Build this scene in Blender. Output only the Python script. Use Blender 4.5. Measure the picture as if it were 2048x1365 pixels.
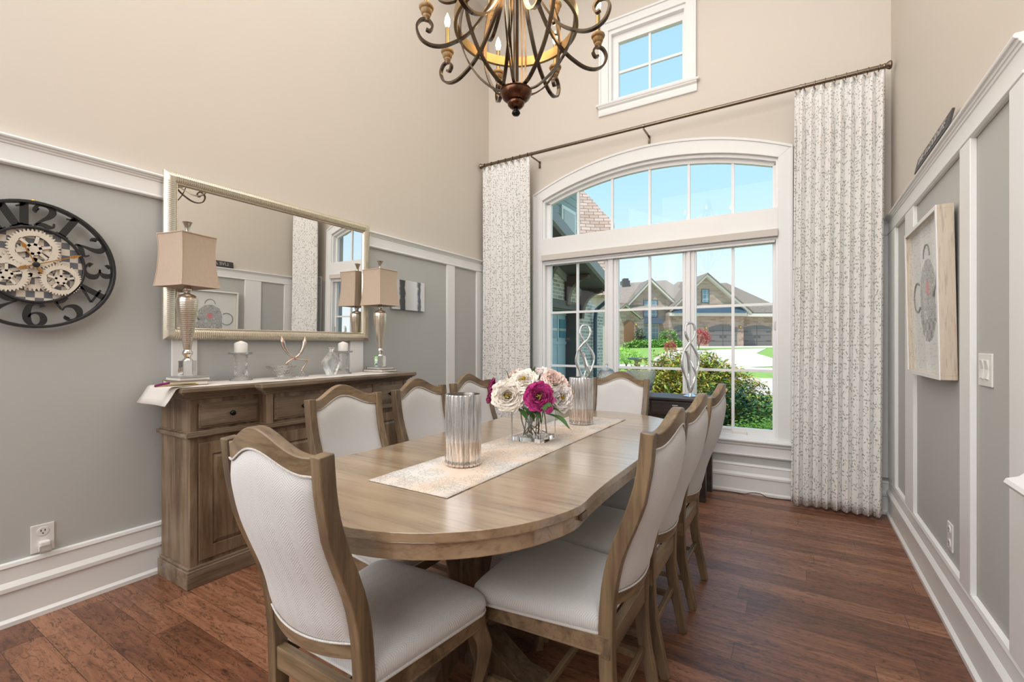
import bpy, bmesh, math, random
from mathutils import Vector, Matrix
random.seed(7)
S = bpy.context.scene
for o in list(bpy.data.objects): bpy.data.objects.remove(o)
COL = S.collection
PI = math.pi

# ------------------------------------------------------------------ camera
H = 1.212; YAW = math.radians(31.645)
cam = bpy.data.cameras.new('camera'); camo = bpy.data.objects.new('camera', cam); COL.objects.link(camo)
camo.location = (0, 0, H); camo.rotation_euler = (PI/2, 0, YAW)
cam.sensor_width = 36; cam.lens = 921.7/2048*36; cam.shift_y = 7.3/2048; cam.clip_start = .02; cam.clip_end = 500
S.camera = camo
S.view_settings.view_transform = 'Standard'; S.view_settings.look = 'None'; S.view_settings.gamma = 1
S.view_settings.use_curve_mapping = False; S.view_settings.exposure = 0.0

# ------------------------------------------------------------------ sky, sun, large lights
W = bpy.data.worlds.new('world'); S.world = W; W.use_nodes = True
nt = W.node_tree; nt.nodes.clear()
tc = nt.nodes.new('ShaderNodeTexCoord'); sp = nt.nodes.new('ShaderNodeSeparateXYZ'); nt.links.new(tc.outputs['Generated'], sp.inputs[0])
cr = nt.nodes.new('ShaderNodeValToRGB'); nt.links.new(sp.outputs[2], cr.inputs[0])
e = cr.color_ramp.elements; e[0].position = 0; e[0].color = (.90, .95, 1, 1); e[1].position = .32; e[1].color = (.46, .76, 1, 1)
m_ = e.new(.12); m_.color = (.72, .88, 1, 1); m2 = e.new(.75); m2.color = (.34, .62, 1, 1)
bg = nt.nodes.new('ShaderNodeBackground'); nt.links.new(cr.outputs[0], bg.inputs[0]); bg.inputs[1].default_value = 1.15
wo = nt.nodes.new('ShaderNodeOutputWorld'); nt.links.new(bg.outputs[0], wo.inputs[0])

def lamp(name, typ, loc, rot, energy, color=(1,1,1), **k):
    l = bpy.data.lights.new(name, typ); o = bpy.data.objects.new(name, l); COL.objects.link(o)
    o.location = loc; o.rotation_euler = rot; l.energy = energy; l.color = color
    for a, b in k.items(): setattr(l, a, b)
    return o
lamp('sun', 'SUN', (0,-20,30), (math.radians(25), math.radians(-6.5), 0), 4.6, (1, .95, .87), angle=.009)
# added area lamps that fill the interior from behind and above the camera
lamp('rear_fill', 'AREA', (-.9,-2.85,2.9), (math.radians(80), 0, 0), 165, (.98, .985, 1), shape='RECTANGLE', size=3.6, size_y=3.6)  # added fill behind the camera, lifts the whole interior
lamp('left_rear_fill', 'AREA', (-2.78,-1.3,2.7), (math.radians(84), 0, math.radians(-68)), 75, (.98, .985, 1), shape='RECTANGLE', size=2.2, size_y=2.6)  # added fill from the left rear to brighten the right wall, no window there
lamp('ceiling_fill', 'AREA', (-1.1,1.0,4.86), (0, 0, 0), 80, (1, .985, .96), shape='RECTANGLE', size=3.2, size_y=4.5)  # added fill lamp hung under the ceiling, not real bounced light
for nm, z, sx_, sz_ in (('window_portal', 1.27, 2.1, 1.6), ('arch_portal', 2.55, 2.0, .5), ('high_portal', 3.84, .68, .68)):   # sampling portals only, they emit nothing
    o = lamp(nm, 'AREA', (-1.17, 4.40, z), (math.radians(-90), 0, 0), 1, (1,1,1), shape='RECTANGLE', size=sx_, size_y=sz_); o.data.cycles.is_portal = True

# ------------------------------------------------------------------ dimensions
XL, XR, YW, ZC = -2.906, .578, 4.2236, 4.9
TX, TY = -1.035, 1.87      # table centre

# ------------------------------------------------------------------ materials
MATS = {}
class NB:
    def __init__(s, name):
        s.m = bpy.data.materials.new(name); s.m.use_nodes = True; s.t = s.m.node_tree; s.t.nodes.clear()
        s.out = s.n('ShaderNodeOutputMaterial'); MATS[name] = s.m
    def n(s, t, **k):
        n = s.t.nodes.new(t)
        for a, b in k.items(): setattr(n, a, b)
        return n
    def put(s, n, i, v):
        if v is None: return
        if isinstance(v, bpy.types.NodeSocket): s.t.links.new(v, n.inputs[i])
        else:
            if isinstance(v, tuple) and len(v) == 3 and n.inputs[i].type == 'RGBA': v = (*v, 1)
            n.inputs[i].default_value = v
    def math(s, op, a, b=None, c=None, clamp=False):
        n = s.n('ShaderNodeMath', operation=op, use_clamp=clamp)
        s.put(n, 0, a); s.put(n, 1, b); s.put(n, 2, c); return n.outputs[0]
    def mix(s, f, a, b, bt='MIX'):
        n = s.n('ShaderNodeMix', data_type='RGBA', blend_type=bt)
        s.put(n, 0, f); s.put(n, 6, a); s.put(n, 7, b); return n.outputs[2]
    def coord(s, kind='Object', scale=(1,1,1), rot=(0,0,0), loc=(0,0,0)):
        t = s.n('ShaderNodeTexCoord'); m = s.n('ShaderNodeMapping')
        s.t.links.new(t.outputs[kind], m.inputs[0]); m.inputs['Scale'].default_value = scale
        m.inputs['Rotation'].default_value = rot; m.inputs['Location'].default_value = loc
        return m.outputs[0]
    def sep(s, v):
        n = s.n('ShaderNodeSeparateXYZ'); s.put(n, 0, v); return n.outputs
    def comb(s, x, y, z=0.):
        n = s.n('ShaderNodeCombineXYZ'); s.put(n, 0, x); s.put(n, 1, y); s.put(n, 2, z); return n.outputs[0]
    def noise(s, v, scale, detail=3, rough=.5, dist=0.):
        n = s.n('ShaderNodeTexNoise'); s.put(n, 'Vector', v); s.put(n, 'Scale', scale); s.put(n, 'Detail', detail)
        s.put(n, 'Roughness', rough); s.put(n, 'Distortion', dist); return n.outputs[0]
    def ramp(s, f, *stops, interp='LINEAR'):
        n = s.n('ShaderNodeValToRGB'); s.put(n, 0, f); r = n.color_ramp; r.interpolation = interp
        for i, (p, c) in enumerate(stops):
            if isinstance(c, (int, float)): c = (c, c, c)
            el = r.elements[i] if i < 2 else r.elements.new(p)
            el.position = p; el.color = (*c, 1)
        return n.outputs[0]
    def bump(s, h, strength=.3, dist=.002):
        n = s.n('ShaderNodeBump'); s.put(n, 'Strength', strength); s.put(n, 'Distance', dist); s.put(n, 'Height', h); return n.outputs[0]
    def pbr(s, color, rough=.5, metal=0., normal=None, **k):
        n = s.n('ShaderNodeBsdfPrincipled'); s.put(n, 'Base Color', color); s.put(n, 'Roughness', rough); s.put(n, 'Metallic', metal)
        if normal is not None: s.put(n, 'Normal', normal)
        for a, b in k.items(): s.put(n, a.replace('_', ' '), b)
        s.t.links.new(n.outputs[0], s.out.inputs[0]); return n

def paint(name, c, rough=.55, var=.03, nscale=6, **k):
    b = NB(name); v = b.coord(); f = b.noise(v, nscale, 4)
    c2 = tuple(max(0, x*(1-var*2)) for x in c)
    fine = b.noise(v, 350, 2)
    b.pbr(b.mix(f, c, c2), rough, normal=b.bump(fine, .12, .001), **k); return b.m
def metal(name, c, rough=.25, var=.15, sc=30, **k):
    b = NB(name); v = b.coord(); f = b.noise(v, sc, 5)
    b.pbr(b.mix(f, c, tuple(x*(1-var) for x in c)), b.math('MULTIPLY_ADD', f, .12, rough-.06), 1., **k); return b.m
def wood(name, cols, axis=0, freq=26, rough=.45, bump=.25, blot=.5, spec=.5, coat=0.):
    """greyish stained wood: grain stretched along an axis, large blotches of stain"""
    b = NB(name)
    oi = b.n('ShaderNodeObjectInfo')
    sc = [1., 1., 1.]; sc[axis] = .07
    t = b.n('ShaderNodeTexCoord'); a = b.n('ShaderNodeVectorMath', operation='ADD')
    b.put(a, 0, t.outputs['Object']); b.put(a, 1, b.comb(b.math('MULTIPLY', oi.outputs['Random'], 9.), b.math('MULTIPLY', oi.outputs['Random'], 5.), oi.outputs['Random']))
    m = b.n('ShaderNodeMapping'); b.put(m, 0, a.outputs[0]); m.inputs['Scale'].default_value = sc
    g = b.noise(m.outputs[0], freq, 7, .65, .6)
    g2 = b.noise(m.outputs[0], freq*4, 3, .6)
    bl = b.noise(a.outputs[0], 3.2, 3, .5)
    f = b.math('ADD', b.math('MULTIPLY', g, 1-blot*.4), b.math('MULTIPLY', bl, blot*.4))
    n = len(cols); col = b.ramp(f, *[(.30+.42*i/(n-1), c) for i, c in enumerate(cols)])
    lines = b.ramp(g2, (.36, .55), (.47, 1.))
    col = b.mix(.55, col, lines, 'MULTIPLY')
    b.pbr(col, b.math('MULTIPLY_ADD', g, .25, rough-.12), normal=b.bump(g2, bump, .0015), Specular_IOR_Level=spec, Coat_Weight=coat, Coat_Roughness=.20, Coat_IOR=1.7)
    return b.m
def glass(name, c=(1,1,1), rough=0., bumpy=0., sc=60):
    b = NB(name); k = {}
    nrm = b.bump(b.noise(b.coord(), sc, 2), bumpy, .01) if bumpy else None
    b.pbr(c, rough, 0., nrm, Transmission_Weight=1., IOR=1.45); return b.m

wall_up = (.675, .618, .548); wall_lo = (.50, .507, .492)
def wallmat():
    b = NB('wall_paint'); v = b.coord('Object'); z = b.sep(v)[2]
    f = b.math('GREATER_THAN', z, 2.05)
    n = b.noise(v, 3, 3); fine = b.noise(v, 260, 2)
    c = b.mix(f, wall_lo, wall_up)
    c = b.mix(b.math('MULTIPLY', n, .06), c, (0.5, .45, .4))
    b.pbr(c, .6, normal=b.bump(fine, .15, .001)); return b.m
wallmat()
paint('trim_white', (.85, .855, .85), .32, .01)
paint('window_white', (.88, .885, .885), .28, .01)
paint('ceiling_white', (.82, .81, .79), .7, .01)
paint('plastic_white', (.80, .79, .77), .35, .01)
paint('black_paint', (.018, .018, .02), .38, .1)
paint('dark_hole', (.03, .03, .03), .6)

def floormat():
    b = NB('floor_planks'); v = b.coord('Object')
    x, y, z = b.sep(v); row = b.math('FLOOR', b.math('DIVIDE', y, .122))
    rnd = b.math('FRACT', b.math('MULTIPLY', b.math('SINE', b.math('MULTIPLY', row, 12.9898)), 43758.5))
    br = b.n('ShaderNodeTexBrick'); b.put(br, 'Vector', b.comb(b.math('ADD', x, b.math('MULTIPLY', rnd, 1.15)), y)); br.offset = 0.; br.squash = 1
    b.put(br, 'Scale', 1.); b.put(br, 'Mortar Size', .0012); b.put(br, 'Mortar Smooth', .3); b.put(br, 'Bias', 0.)
    b.put(br, 'Brick Width', 1.15); b.put(br, 'Row Height', .122)
    b.put(br, 'Color1', (0,0,0)); b.put(br, 'Color2', (1,1,1)); b.put(br, 'Mortar', (.5,.5,.5))
    # per plank random via snapped coordinate
    x, y, z = b.sep(v); row = b.math('FLOOR', b.math('DIVIDE', y, .122))
    off = b.math('MULTIPLY', b.math('FRACT', b.math('MULTIPLY', row, .618)), 3.)
    rnd = b.math('FRACT', b.math('MULTIPLY', b.math('SINE', b.math('MULTIPLY', row, 12.9898)), 43758.5))
    gv = b.comb(b.math('ADD', b.math('MULTIPLY', x, .12), b.math('MULTIPLY', rnd, 7.)), b.math('ADD', y, b.math('MULTIPLY', rnd, 3.)), off)
    g = b.noise(gv, 20, 8, .7, 1.1); g2 = b.noise(gv, 75, 3, .6, .5); bl = b.noise(v, 1.7, 2)
    f = b.math('ADD', b.math('MULTIPLY', g, .62), b.math('ADD', b.math('MULTIPLY', b.sep(br.outputs[0])[0], .20), b.math('MULTIPLY', bl, .17)))
    c = b.ramp(f, (.26, (.055,.020,.010)), (.45, (.20,.080,.040)), (.66, (.38,.180,.098)))
    gr = b.noise(b.comb(b.math('MULTIPLY', x, .35), b.math('ADD', b.math('MULTIPLY', y, 1.), b.math('MULTIPLY', rnd, 5.)), off), 48, 6, .75, 1.6)
    c = b.mix(.8, c, b.ramp(gr, (.40, .30), (.47, 1.)), 'MULTIPLY')
    c = b.mix(.5, c, b.ramp(g2, (.36, .45), (.46, 1.)), 'MULTIPLY')
    c = b.mix(b.math('MULTIPLY', br.outputs['Fac'], .8), c, (.012,.006,.004))
    hh = b.math('SUBTRACT', b.math('MULTIPLY', g2, .4), br.outputs['Fac'])
    b.pbr(c, b.math('MULTIPLY_ADD', g, .16, .30), normal=b.bump(hh, .35, .002), Specular_IOR_Level=.65); return b.m
floormat()

TW = [(.115,.078,.048), (.23,.165,.105), (.335,.25,.165), (.30,.245,.18)]
wood('table_wood', [(.17,.105,.058),(.34,.235,.14),(.46,.34,.215),(.40,.325,.235)], 0, 12, .30, .08, .9, .9, coat=1.)
wood('table_wood_dark', [(.07,.045,.028),(.15,.10,.062),(.25,.18,.11)], 2, 20, .4)
wood('chair_wood', [(.05,.034,.021),(.135,.09,.052),(.255,.178,.10),(.18,.145,.105)], 2, 18, .38, .3, .9)
wood('chair_wood_rail', [(.06,.041,.025),(.155,.105,.06),(.275,.195,.112),(.20,.16,.12)], 0, 18, .34, .3, .9)
wood('sideboard_wood', [(.06,.038,.025),(.17,.108,.064),(.30,.215,.14),(.25,.205,.155)], 2, 13, .42, .25, .8)
wood('sideboard_wood_h', [(.07,.05,.036),(.16,.112,.074),(.28,.215,.15),(.27,.23,.185)], 1, 13, .38, .25, .8)
wood('console_wood', [(.018,.013,.012),(.045,.034,.03),(.075,.06,.055)], 0, 18, .45)
wood('pale_wood', [(.56,.47,.36),(.62,.53,.42),(.66,.58,.47)], 2, 40, .5, .1, .2)
wood('ceramic_wood', [(.16,.095,.04),(.33,.21,.09),(.46,.31,.15)], 2, 30, .5)
metal('dark_bronze', (.17, .13, .095), .24, .6, 14)
metal('ring_bronze', (.42, .30, .15), .38, .4, 14)
metal('bowl_bronze', (.16, .075, .045), .28, .45, 30)
metal('rod_bronze', (.24, .19, .145), .26, .25)
metal('iron', (.03, .03, .032), .35, .2)
metal('silver', (.80, .77, .72), .10, .06)
metal('pewter', (.66, .62, .56), .2, .15)
metal('chrome', (.86, .86, .86), .05, .04)
metal('copper', (.55, .28, .08), .35, .2)
metal('brass', (.75, .5, .12), .3, .1)
metal('nickel', (.55, .53, .50), .35, .1)

def fabric(name, plane, c1=(.70,.695,.69), c2=(.50,.495,.49), w=.024, p=.0062):
    """herringbone weave on the xy or xz plane of its object"""
    b = NB(name); v = b.coord('Object'); x, y, z = b.sep(v); q = y if plane == 'xy' else z
    t = b.math('PINGPONG', x, w); h = b.math('ADD', q, t)
    s = b.math('DIVIDE', b.math('PINGPONG', h, p/2), p/2)
    s2 = b.math('SMOOTH_MIN', b.math('MULTIPLY', s, 1.6), 1., .2)
    nz = b.noise(v, 420, 2)
    f = b.math('MULTIPLY_ADD', nz, .5, b.math('MULTIPLY', s2, .6))
    b.pbr(b.mix(b.math('MINIMUM', f, 1.), c2, c1), .9, normal=b.bump(f, .6, .0012), Sheen_Weight=.25); return b.m
fabric('seat_fabric', 'xy'); fabric('back_fabric', 'xz')
fabric('piping_fabric', 'xy', (.68,.66,.63), (.50,.49,.46), .004, .006)

def uvprint(name, kind):
    """woven cloth printed with small leafy sprigs, laid out in the cloth's own UV metres"""
    b = NB(name); uv = b.coord('UV', (1.22, 1.22, 1.))
    x, y, z = b.sep(uv)
    def leaves(col_in, scale, rot0, a_, b_, colr, thr, seed, keep):
        mp = b.n('ShaderNodeMapping'); b.put(mp, 0, uv); mp.inputs['Location'].default_value = (seed, seed*1.7, 0)
        vo = b.n('ShaderNodeTexVoronoi', voronoi_dimensions='2D'); b.put(vo, 'Vector', mp.outputs[0]); b.put(vo, 'Scale', scale); b.put(vo, 'Randomness', .8)
        sc = b.n('ShaderNodeVectorMath', operation='SUBTRACT')
        b.put(sc, 0, mp.outputs[0]); b.put(sc, 1, vo.outputs['Position'])
        r, g, bb = b.sep(vo.outputs['Color'])
        vr = b.n('ShaderNodeVectorRotate', rotation_type='Z_AXIS'); b.put(vr, 'Vector', sc.outputs[0])
        b.put(vr, 'Angle', b.math('MULTIPLY_ADD', r, rot0, .4))
        lx, ly, _ = b.sep(vr.outputs[0])
        ex = b.math('DIVIDE', lx, a_); ey = b.math('DIVIDE', ly, b_)
        rr = b.math('ADD', b.math('MULTIPLY', ex, ex), b.math('MULTIPLY', ey, ey))
        m = b.math('MULTIPLY', b.math('LESS_THAN', rr, 1.), b.math('LESS_THAN', g, keep))
        return b.mix(b.math('MULTIPLY', m, thr), col_in, colr)
    wv = b.noise(uv, 14, 1)
    vine = b.math('ABSOLUTE', b.math('SUBTRACT', b.math('PINGPONG', b.math('ADD', x, b.math('MULTIPLY', b.math('SINE', b.math('MULTIPLY', y, 27.)), .026)), .055), .028))
    vm = b.math('MULTIPLY', b.math('LESS_THAN', vine, .0012), b.math('GREATER_THAN', wv, .47))
    c = b.mix(b.math('MULTIPLY', vm, .75), (.87,.86,.84), (.40,.36,.31))
    c = leaves(c, 30, 6.3, .0040, .0105, (.31,.295,.24), .85, .0, .42)
    c = leaves(c, 36, 6.3, .0036, .0095, (.27,.24,.20), .85, 3.3, .36)
    c = leaves(c, 17, 6.3, .0085, .0075, (.46,.50,.51), .8, 7.1, .5)
    fine = b.noise(uv, 600, 2)
    b.pbr(c, .85, normal=b.bump(fine, .2, .001), Sheen_Weight=.2); return b.m
uvprint('curtain_print', 0)

def runnermat():
    b = NB('runner_print'); v = b.coord('Object')
    mp = b.n('ShaderNodeMapping'); b.put(mp, 0, v)
    col = b.ramp(b.noise(v, 4.2, 2, .4), (.40, (.74,.72,.69)), (.58, (.76,.62,.50)), (.70, (.76,.70,.64)))
    for sc_, seed, n_ in ((5.0, 0., 8.), (8.5, 2.3, 6.)):
        mp = b.n('ShaderNodeMapping'); b.put(mp, 0, v); mp.inputs['Location'].default_value = (seed, seed, 0)
        vo = b.n('ShaderNodeTexVoronoi', voronoi_dimensions='2D'); b.put(vo, 'Vector', mp.outputs[0]); b.put(vo, 'Scale', sc_); b.put(vo, 'Randomness', .7)
        d = b.n('ShaderNodeVectorMath', operation='SUBTRACT'); b.put(d, 0, mp.outputs[0]); b.put(d, 1, vo.outputs['Position'])
        lx, ly, _ = b.sep(d.outputs[0]); rad = b.math('SQRT', b.math('ADD', b.math('MULTIPLY', lx, lx), b.math('MULTIPLY', ly, ly)))
        ang = b.math('ARCTAN2', ly, lx)
        pet = b.math('ABSOLUTE', b.math('SINE', b.math('MULTIPLY', ang, n_)))
        lim = b.math('MULTIPLY_ADD', pet, .22/sc_, .16/sc_)
        ln = b.math('LESS_THAN', b.math('ABSOLUTE', b.math('SUBTRACT', rad, lim)), .0020)
        ln2 = b.math('MULTIPLY', b.math('LESS_THAN', pet, .10), b.math('LESS_THAN', rad, .36/sc_))
        ln3 = b.math('LESS_THAN', b.math('ABSOLUTE', b.math('SUBTRACT', rad, b.math('MULTIPLY', lim, .55))), .0018)
        f = b.math('MULTIPLY', b.math('MAXIMUM', b.math('MAXIMUM', ln, ln2), ln3), .75)
        col = b.mix(f, col, (.30,.30,.285))
    b.pbr(col, .8, normal=b.bump(b.noise(v, 500, 2), .2, .001)); return b.m
runnermat()

def shade_mat():
    b = NB('lamp_shade_cloth'); v = b.coord('Object'); x, y, z = b.sep(v)
    wv = b.noise(b.comb(b.math('MULTIPLY', x, 300.), b.math('MULTIPLY', y, 300.), b.math('MULTIPLY', z, 40.)), 1., 3)
    b.pbr(b.mix(wv, (.60,.47,.36), (.47,.355,.265)), .55, normal=b.bump(wv, .2, .001), Sheen_Weight=.4); return b.m
shade_mat()
def ring_metal(name, c1, c2, axis=2, f=160., rough=.2):
    b = NB(name); v = b.coord('Object'); q = b.sep(v)[axis]
    n = b.noise(v, 18, 3); s = b.math('SINE', b.math('MULTIPLY_ADD', q, f*2*PI, b.math('MULTIPLY', n, 4.)))
    b.pbr(b.mix(b.math('MULTIPLY_ADD', s, .3, .5), c1, c2), rough, .9, b.bump(s, .16, .001)); return b.m
ring_metal('lamp_body_silver', (.78,.68,.56), (.62,.55,.47), 2, 95., .28)
def frame_rib():
    b = NB('champagne_rib'); v = b.coord('Object')
    b.pbr(b.mix(b.noise(v, 40, 3), (.80,.75,.64), (.68,.62,.49)), .27, .8); return b.m
frame_rib()
def mirrorm():
    b = NB('mirror_silver'); f = b.noise(b.coord(), 2, 1)
    b.pbr(b.mix(f, (.90,.90,.88), (.89,.89,.875)), .004, 1.); return b.m
mirrorm()
def merc():
    b = NB('mercury_glass'); v = b.coord('Object'); x, y, z = b.sep(v)
    sp_ = b.ramp(b.noise(v, 190, 4, .8), (.60, 0.), (.66, 1.))
    lo = b.math('LESS_THAN', z, .09)
    c = b.mix(b.math('MULTIPLY', lo, .45), (.95,.95,.96), (.86,.68,.53))
    st = b.ramp(b.noise(b.comb(b.math('MULTIPLY', x, 90.), b.math('MULTIPLY', y, 90.), b.math('MULTIPLY', z, 7.)), 1., 3, .6), (.38, .25), (.56, 1.))
    c = b.mix(.5, c, st, 'MULTIPLY')
    c = b.mix(b.math('MULTIPLY', sp_, .7), c, (.12,.10,.09))
    b.pbr(c, .17, .92, b.bump(b.noise(v, 30, 2), .08, .002)); return b.m
merc()
glass('clear_glass'); glass('crystal', (1,1,1), 0., .55, 90); glass('water_glass', (.97,1,.99))
def pane():
    b = NB('window_glass'); t = b.n('ShaderNodeBsdfTransparent'); g = b.n('ShaderNodeBsdfGlossy'); b.put(g, 'Roughness', .0)
    lw = b.n('ShaderNodeLayerWeight'); b.put(lw, 0, .5); f = b.math('MULTIPLY_ADD', b.math('POWER', lw.outputs['Facing'], 5.), .5, .012)
    mx = b.n('ShaderNodeMixShader'); b.put(mx, 0, f)
    b.put(t, 0, (.985, .995, .995)); nz = b.noise(b.coord(), 1, 1); b.put(g, 0, b.mix(nz, (1,1,1), (.99,1,1)))
    b.put(mx, 1, t.outputs[0]); b.put(mx, 2, g.outputs[0]); b.t.links.new(mx.outputs[0], b.out.inputs[0]); return b.m
pane()
def emis(name, c, s):
    b = NB(name); e_ = b.n('ShaderNodeEmission'); b.put(e_, 0, b.mix(b.noise(b.coord(), 5, 1), c, c)); b.put(e_, 1, s)
    b.t.links.new(e_.outputs[0], b.out.inputs[0]); return b.m
emis('bulb_glow', (1., .72, .36), 28.)

def leafmat(name, cols, rough=.5, transl=.25):
    b = NB(name); g = b.n('ShaderNodeNewGeometry'); r = g.outputs['Random Per Island']
    n = len(cols); c = b.ramp(r, *[(i/(n-1) if n > 1 else 0, k) for i, k in enumerate(cols)])
    b.pbr(c, rough, 0., None, Subsurface_Weight=0.); return b.m
leafmat('maple_leaf', [(.05,.16,.02),(.22,.42,.04),(.55,.55,.06),(.60,.36,.08),(.20,.38,.04),(.55,.20,.12)])
leafmat('hedge_leaf', [(.10,.24,.04),(.22,.45,.08),(.32,.55,.10)])
leafmat('bright_leaf', [(.22,.48,.03),(.42,.66,.06),(.30,.62,.05)])
leafmat('dark_leaf', [(.015,.06,.02),(.03,.11,.03),(.08,.20,.04)])
leafmat('red_leaf', [(.5,.05,.06),(.65,.14,.12),(.4,.05,.05)])
leafmat('peony_leaf', [(.03,.09,.02),(.06,.16,.035),(.09,.2,.05)])
def petal(name, c1, c2):
    b = NB(name); g = b.n('ShaderNodeNewGeometry'); v = b.coord()
    f = b.math('MULTIPLY_ADD', b.noise(v, 30, 3), .6, b.math('MULTIPLY', g.outputs['Random Per Island'], .4))
    b.pbr(b.mix(f, c1, c2), .6, Sheen_Weight=.2); return b.m
petal('petal_cream', (.93,.90,.84), (.88,.78,.66)); petal('petal_white', (.92,.90,.90), (.88,.78,.74))
petal('petal_blush', (.90,.76,.70), (.86,.62,.54)); petal('petal_magenta', (.58,.015,.22), (.22,.002,.09)); petal('petal_green', (.35,.45,.08), (.25,.36,.05))
paint('stamen_yellow', (.75,.5,.05), .6, .2, 80); paint('stem_green', (.12,.11,.04), .5, .3, 60)
paint('wax_white', (.85,.82,.78), .4, .02); paint('cloth_beige', (.58,.51,.42), .9, .04, 40)
paint('book_cover_grey', (.32,.33,.33), .5, .1); paint('book_pages', (.80,.78,.74), .7, .05, 100); paint('book_cover_brown', (.28,.18,.10), .5, .2)
paint('gold_trim', (.62,.42,.08), .3, .1); paint('purple_trim', (.22,.01,.12), .4, .1)
paint('grass', (.30,.50,.09), .8, .25, 4); paint('drive', (.74,.64,.56), .85, .08, 3); paint('asphalt', (.72,.60,.54), .85, .05, 2)
paint('mulch', (.10,.06,.04), .9, .3, 20); paint('house_cream', (.66,.58,.44), .7, .05); paint('garage_grey', (.19,.175,.165), .5, .06)
paint('house_dark', (.09,.085,.08), .5); paint('blue_metal', (.05,.09,.14), .4); paint('door_brown', (.25,.12,.06), .5)
paint('garage_blue', (.44,.53,.60), .45, .05); paint('corbel_brown', (.06,.035,.03), .5, .2); paint('stone_grey', (.45,.44,.43), .8, .2)
def brick(name, c1, c2, mort, w=.215, h=.075, sc=1., plane='xz'):
    b = NB(name); v = b.coord('Object'); x, y, z = b.sep(v)
    q = b.comb(x if plane == 'xz' else y, z)
    br = b.n('ShaderNodeTexBrick'); b.put(br, 'Vector', q); b.put(br, 'Scale', 1.); b.put(br, 'Brick Width', w*sc); b.put(br, 'Row Height', h*sc)
    b.put(br, 'Mortar Size', .010*sc); b.put(br, 'Color1', c1); b.put(br, 'Color2', c2); b.put(br, 'Mortar', mort)
    b.pbr(b.mix(b.math('MULTIPLY', b.noise(v, 9, 4), .3), br.outputs[0], c1), .85); return b.m
brick('brick_near', (.30,.24,.22), (.58,.53,.50), (.72,.71,.70), plane='yz')
brick('brick_street', (.30,.20,.15), (.50,.37,.29), (.48,.41,.35), .6, .18, 1.)
def shingle(name, c1, c2, plane):
    b = NB(name); v = b.coord('Object'); x, y, z = b.sep(v)
    br = b.n('ShaderNodeTexBrick'); b.put(br, 'Vector', b.comb(x if plane == 'x' else y, z)); b.put(br, 'Scale', 1.); b.put(br, 'Brick Width', .30); b.put(br, 'Row Height', .115)
    b.put(br, 'Mortar Size', .009); b.put(br, 'Color1', c1); b.put(br, 'Color2', c2); b.put(br, 'Mortar', (.16,.11,.09))
    b.pbr(br.outputs[0], .9); return b.m
shingle('shingle_tan', (.45,.31,.24), (.60,.45,.37), 'x')
paint('roof_street', (.40,.33,.27), .9, .3, 6); paint('roof_street2', (.30,.25,.20), .9, .3, 6)
b = NB('siding_blue'); v = b.coord('Object'); z_ = b.sep(v)[2]
b.pbr(b.mix(b.math('LESS_THAN', b.math('FRACT', b.math('DIVIDE', z_, .16)), .08), (.36,.42,.46), (.13,.17,.2)), .7)
b = NB('street_window'); v = b.coord('Object'); x, y, z = b.sep(v)
gl = b.math('MAXIMUM', b.math('LESS_THAN', b.math('FRACT', b.math('DIVIDE', x, .42)), .1), b.math('LESS_THAN', b.math('FRACT', b.math('DIVIDE', z, .5)), .1))
b.pbr(b.mix(gl, (.12,.25,.33), (.5,.5,.48)), .15)

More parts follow.
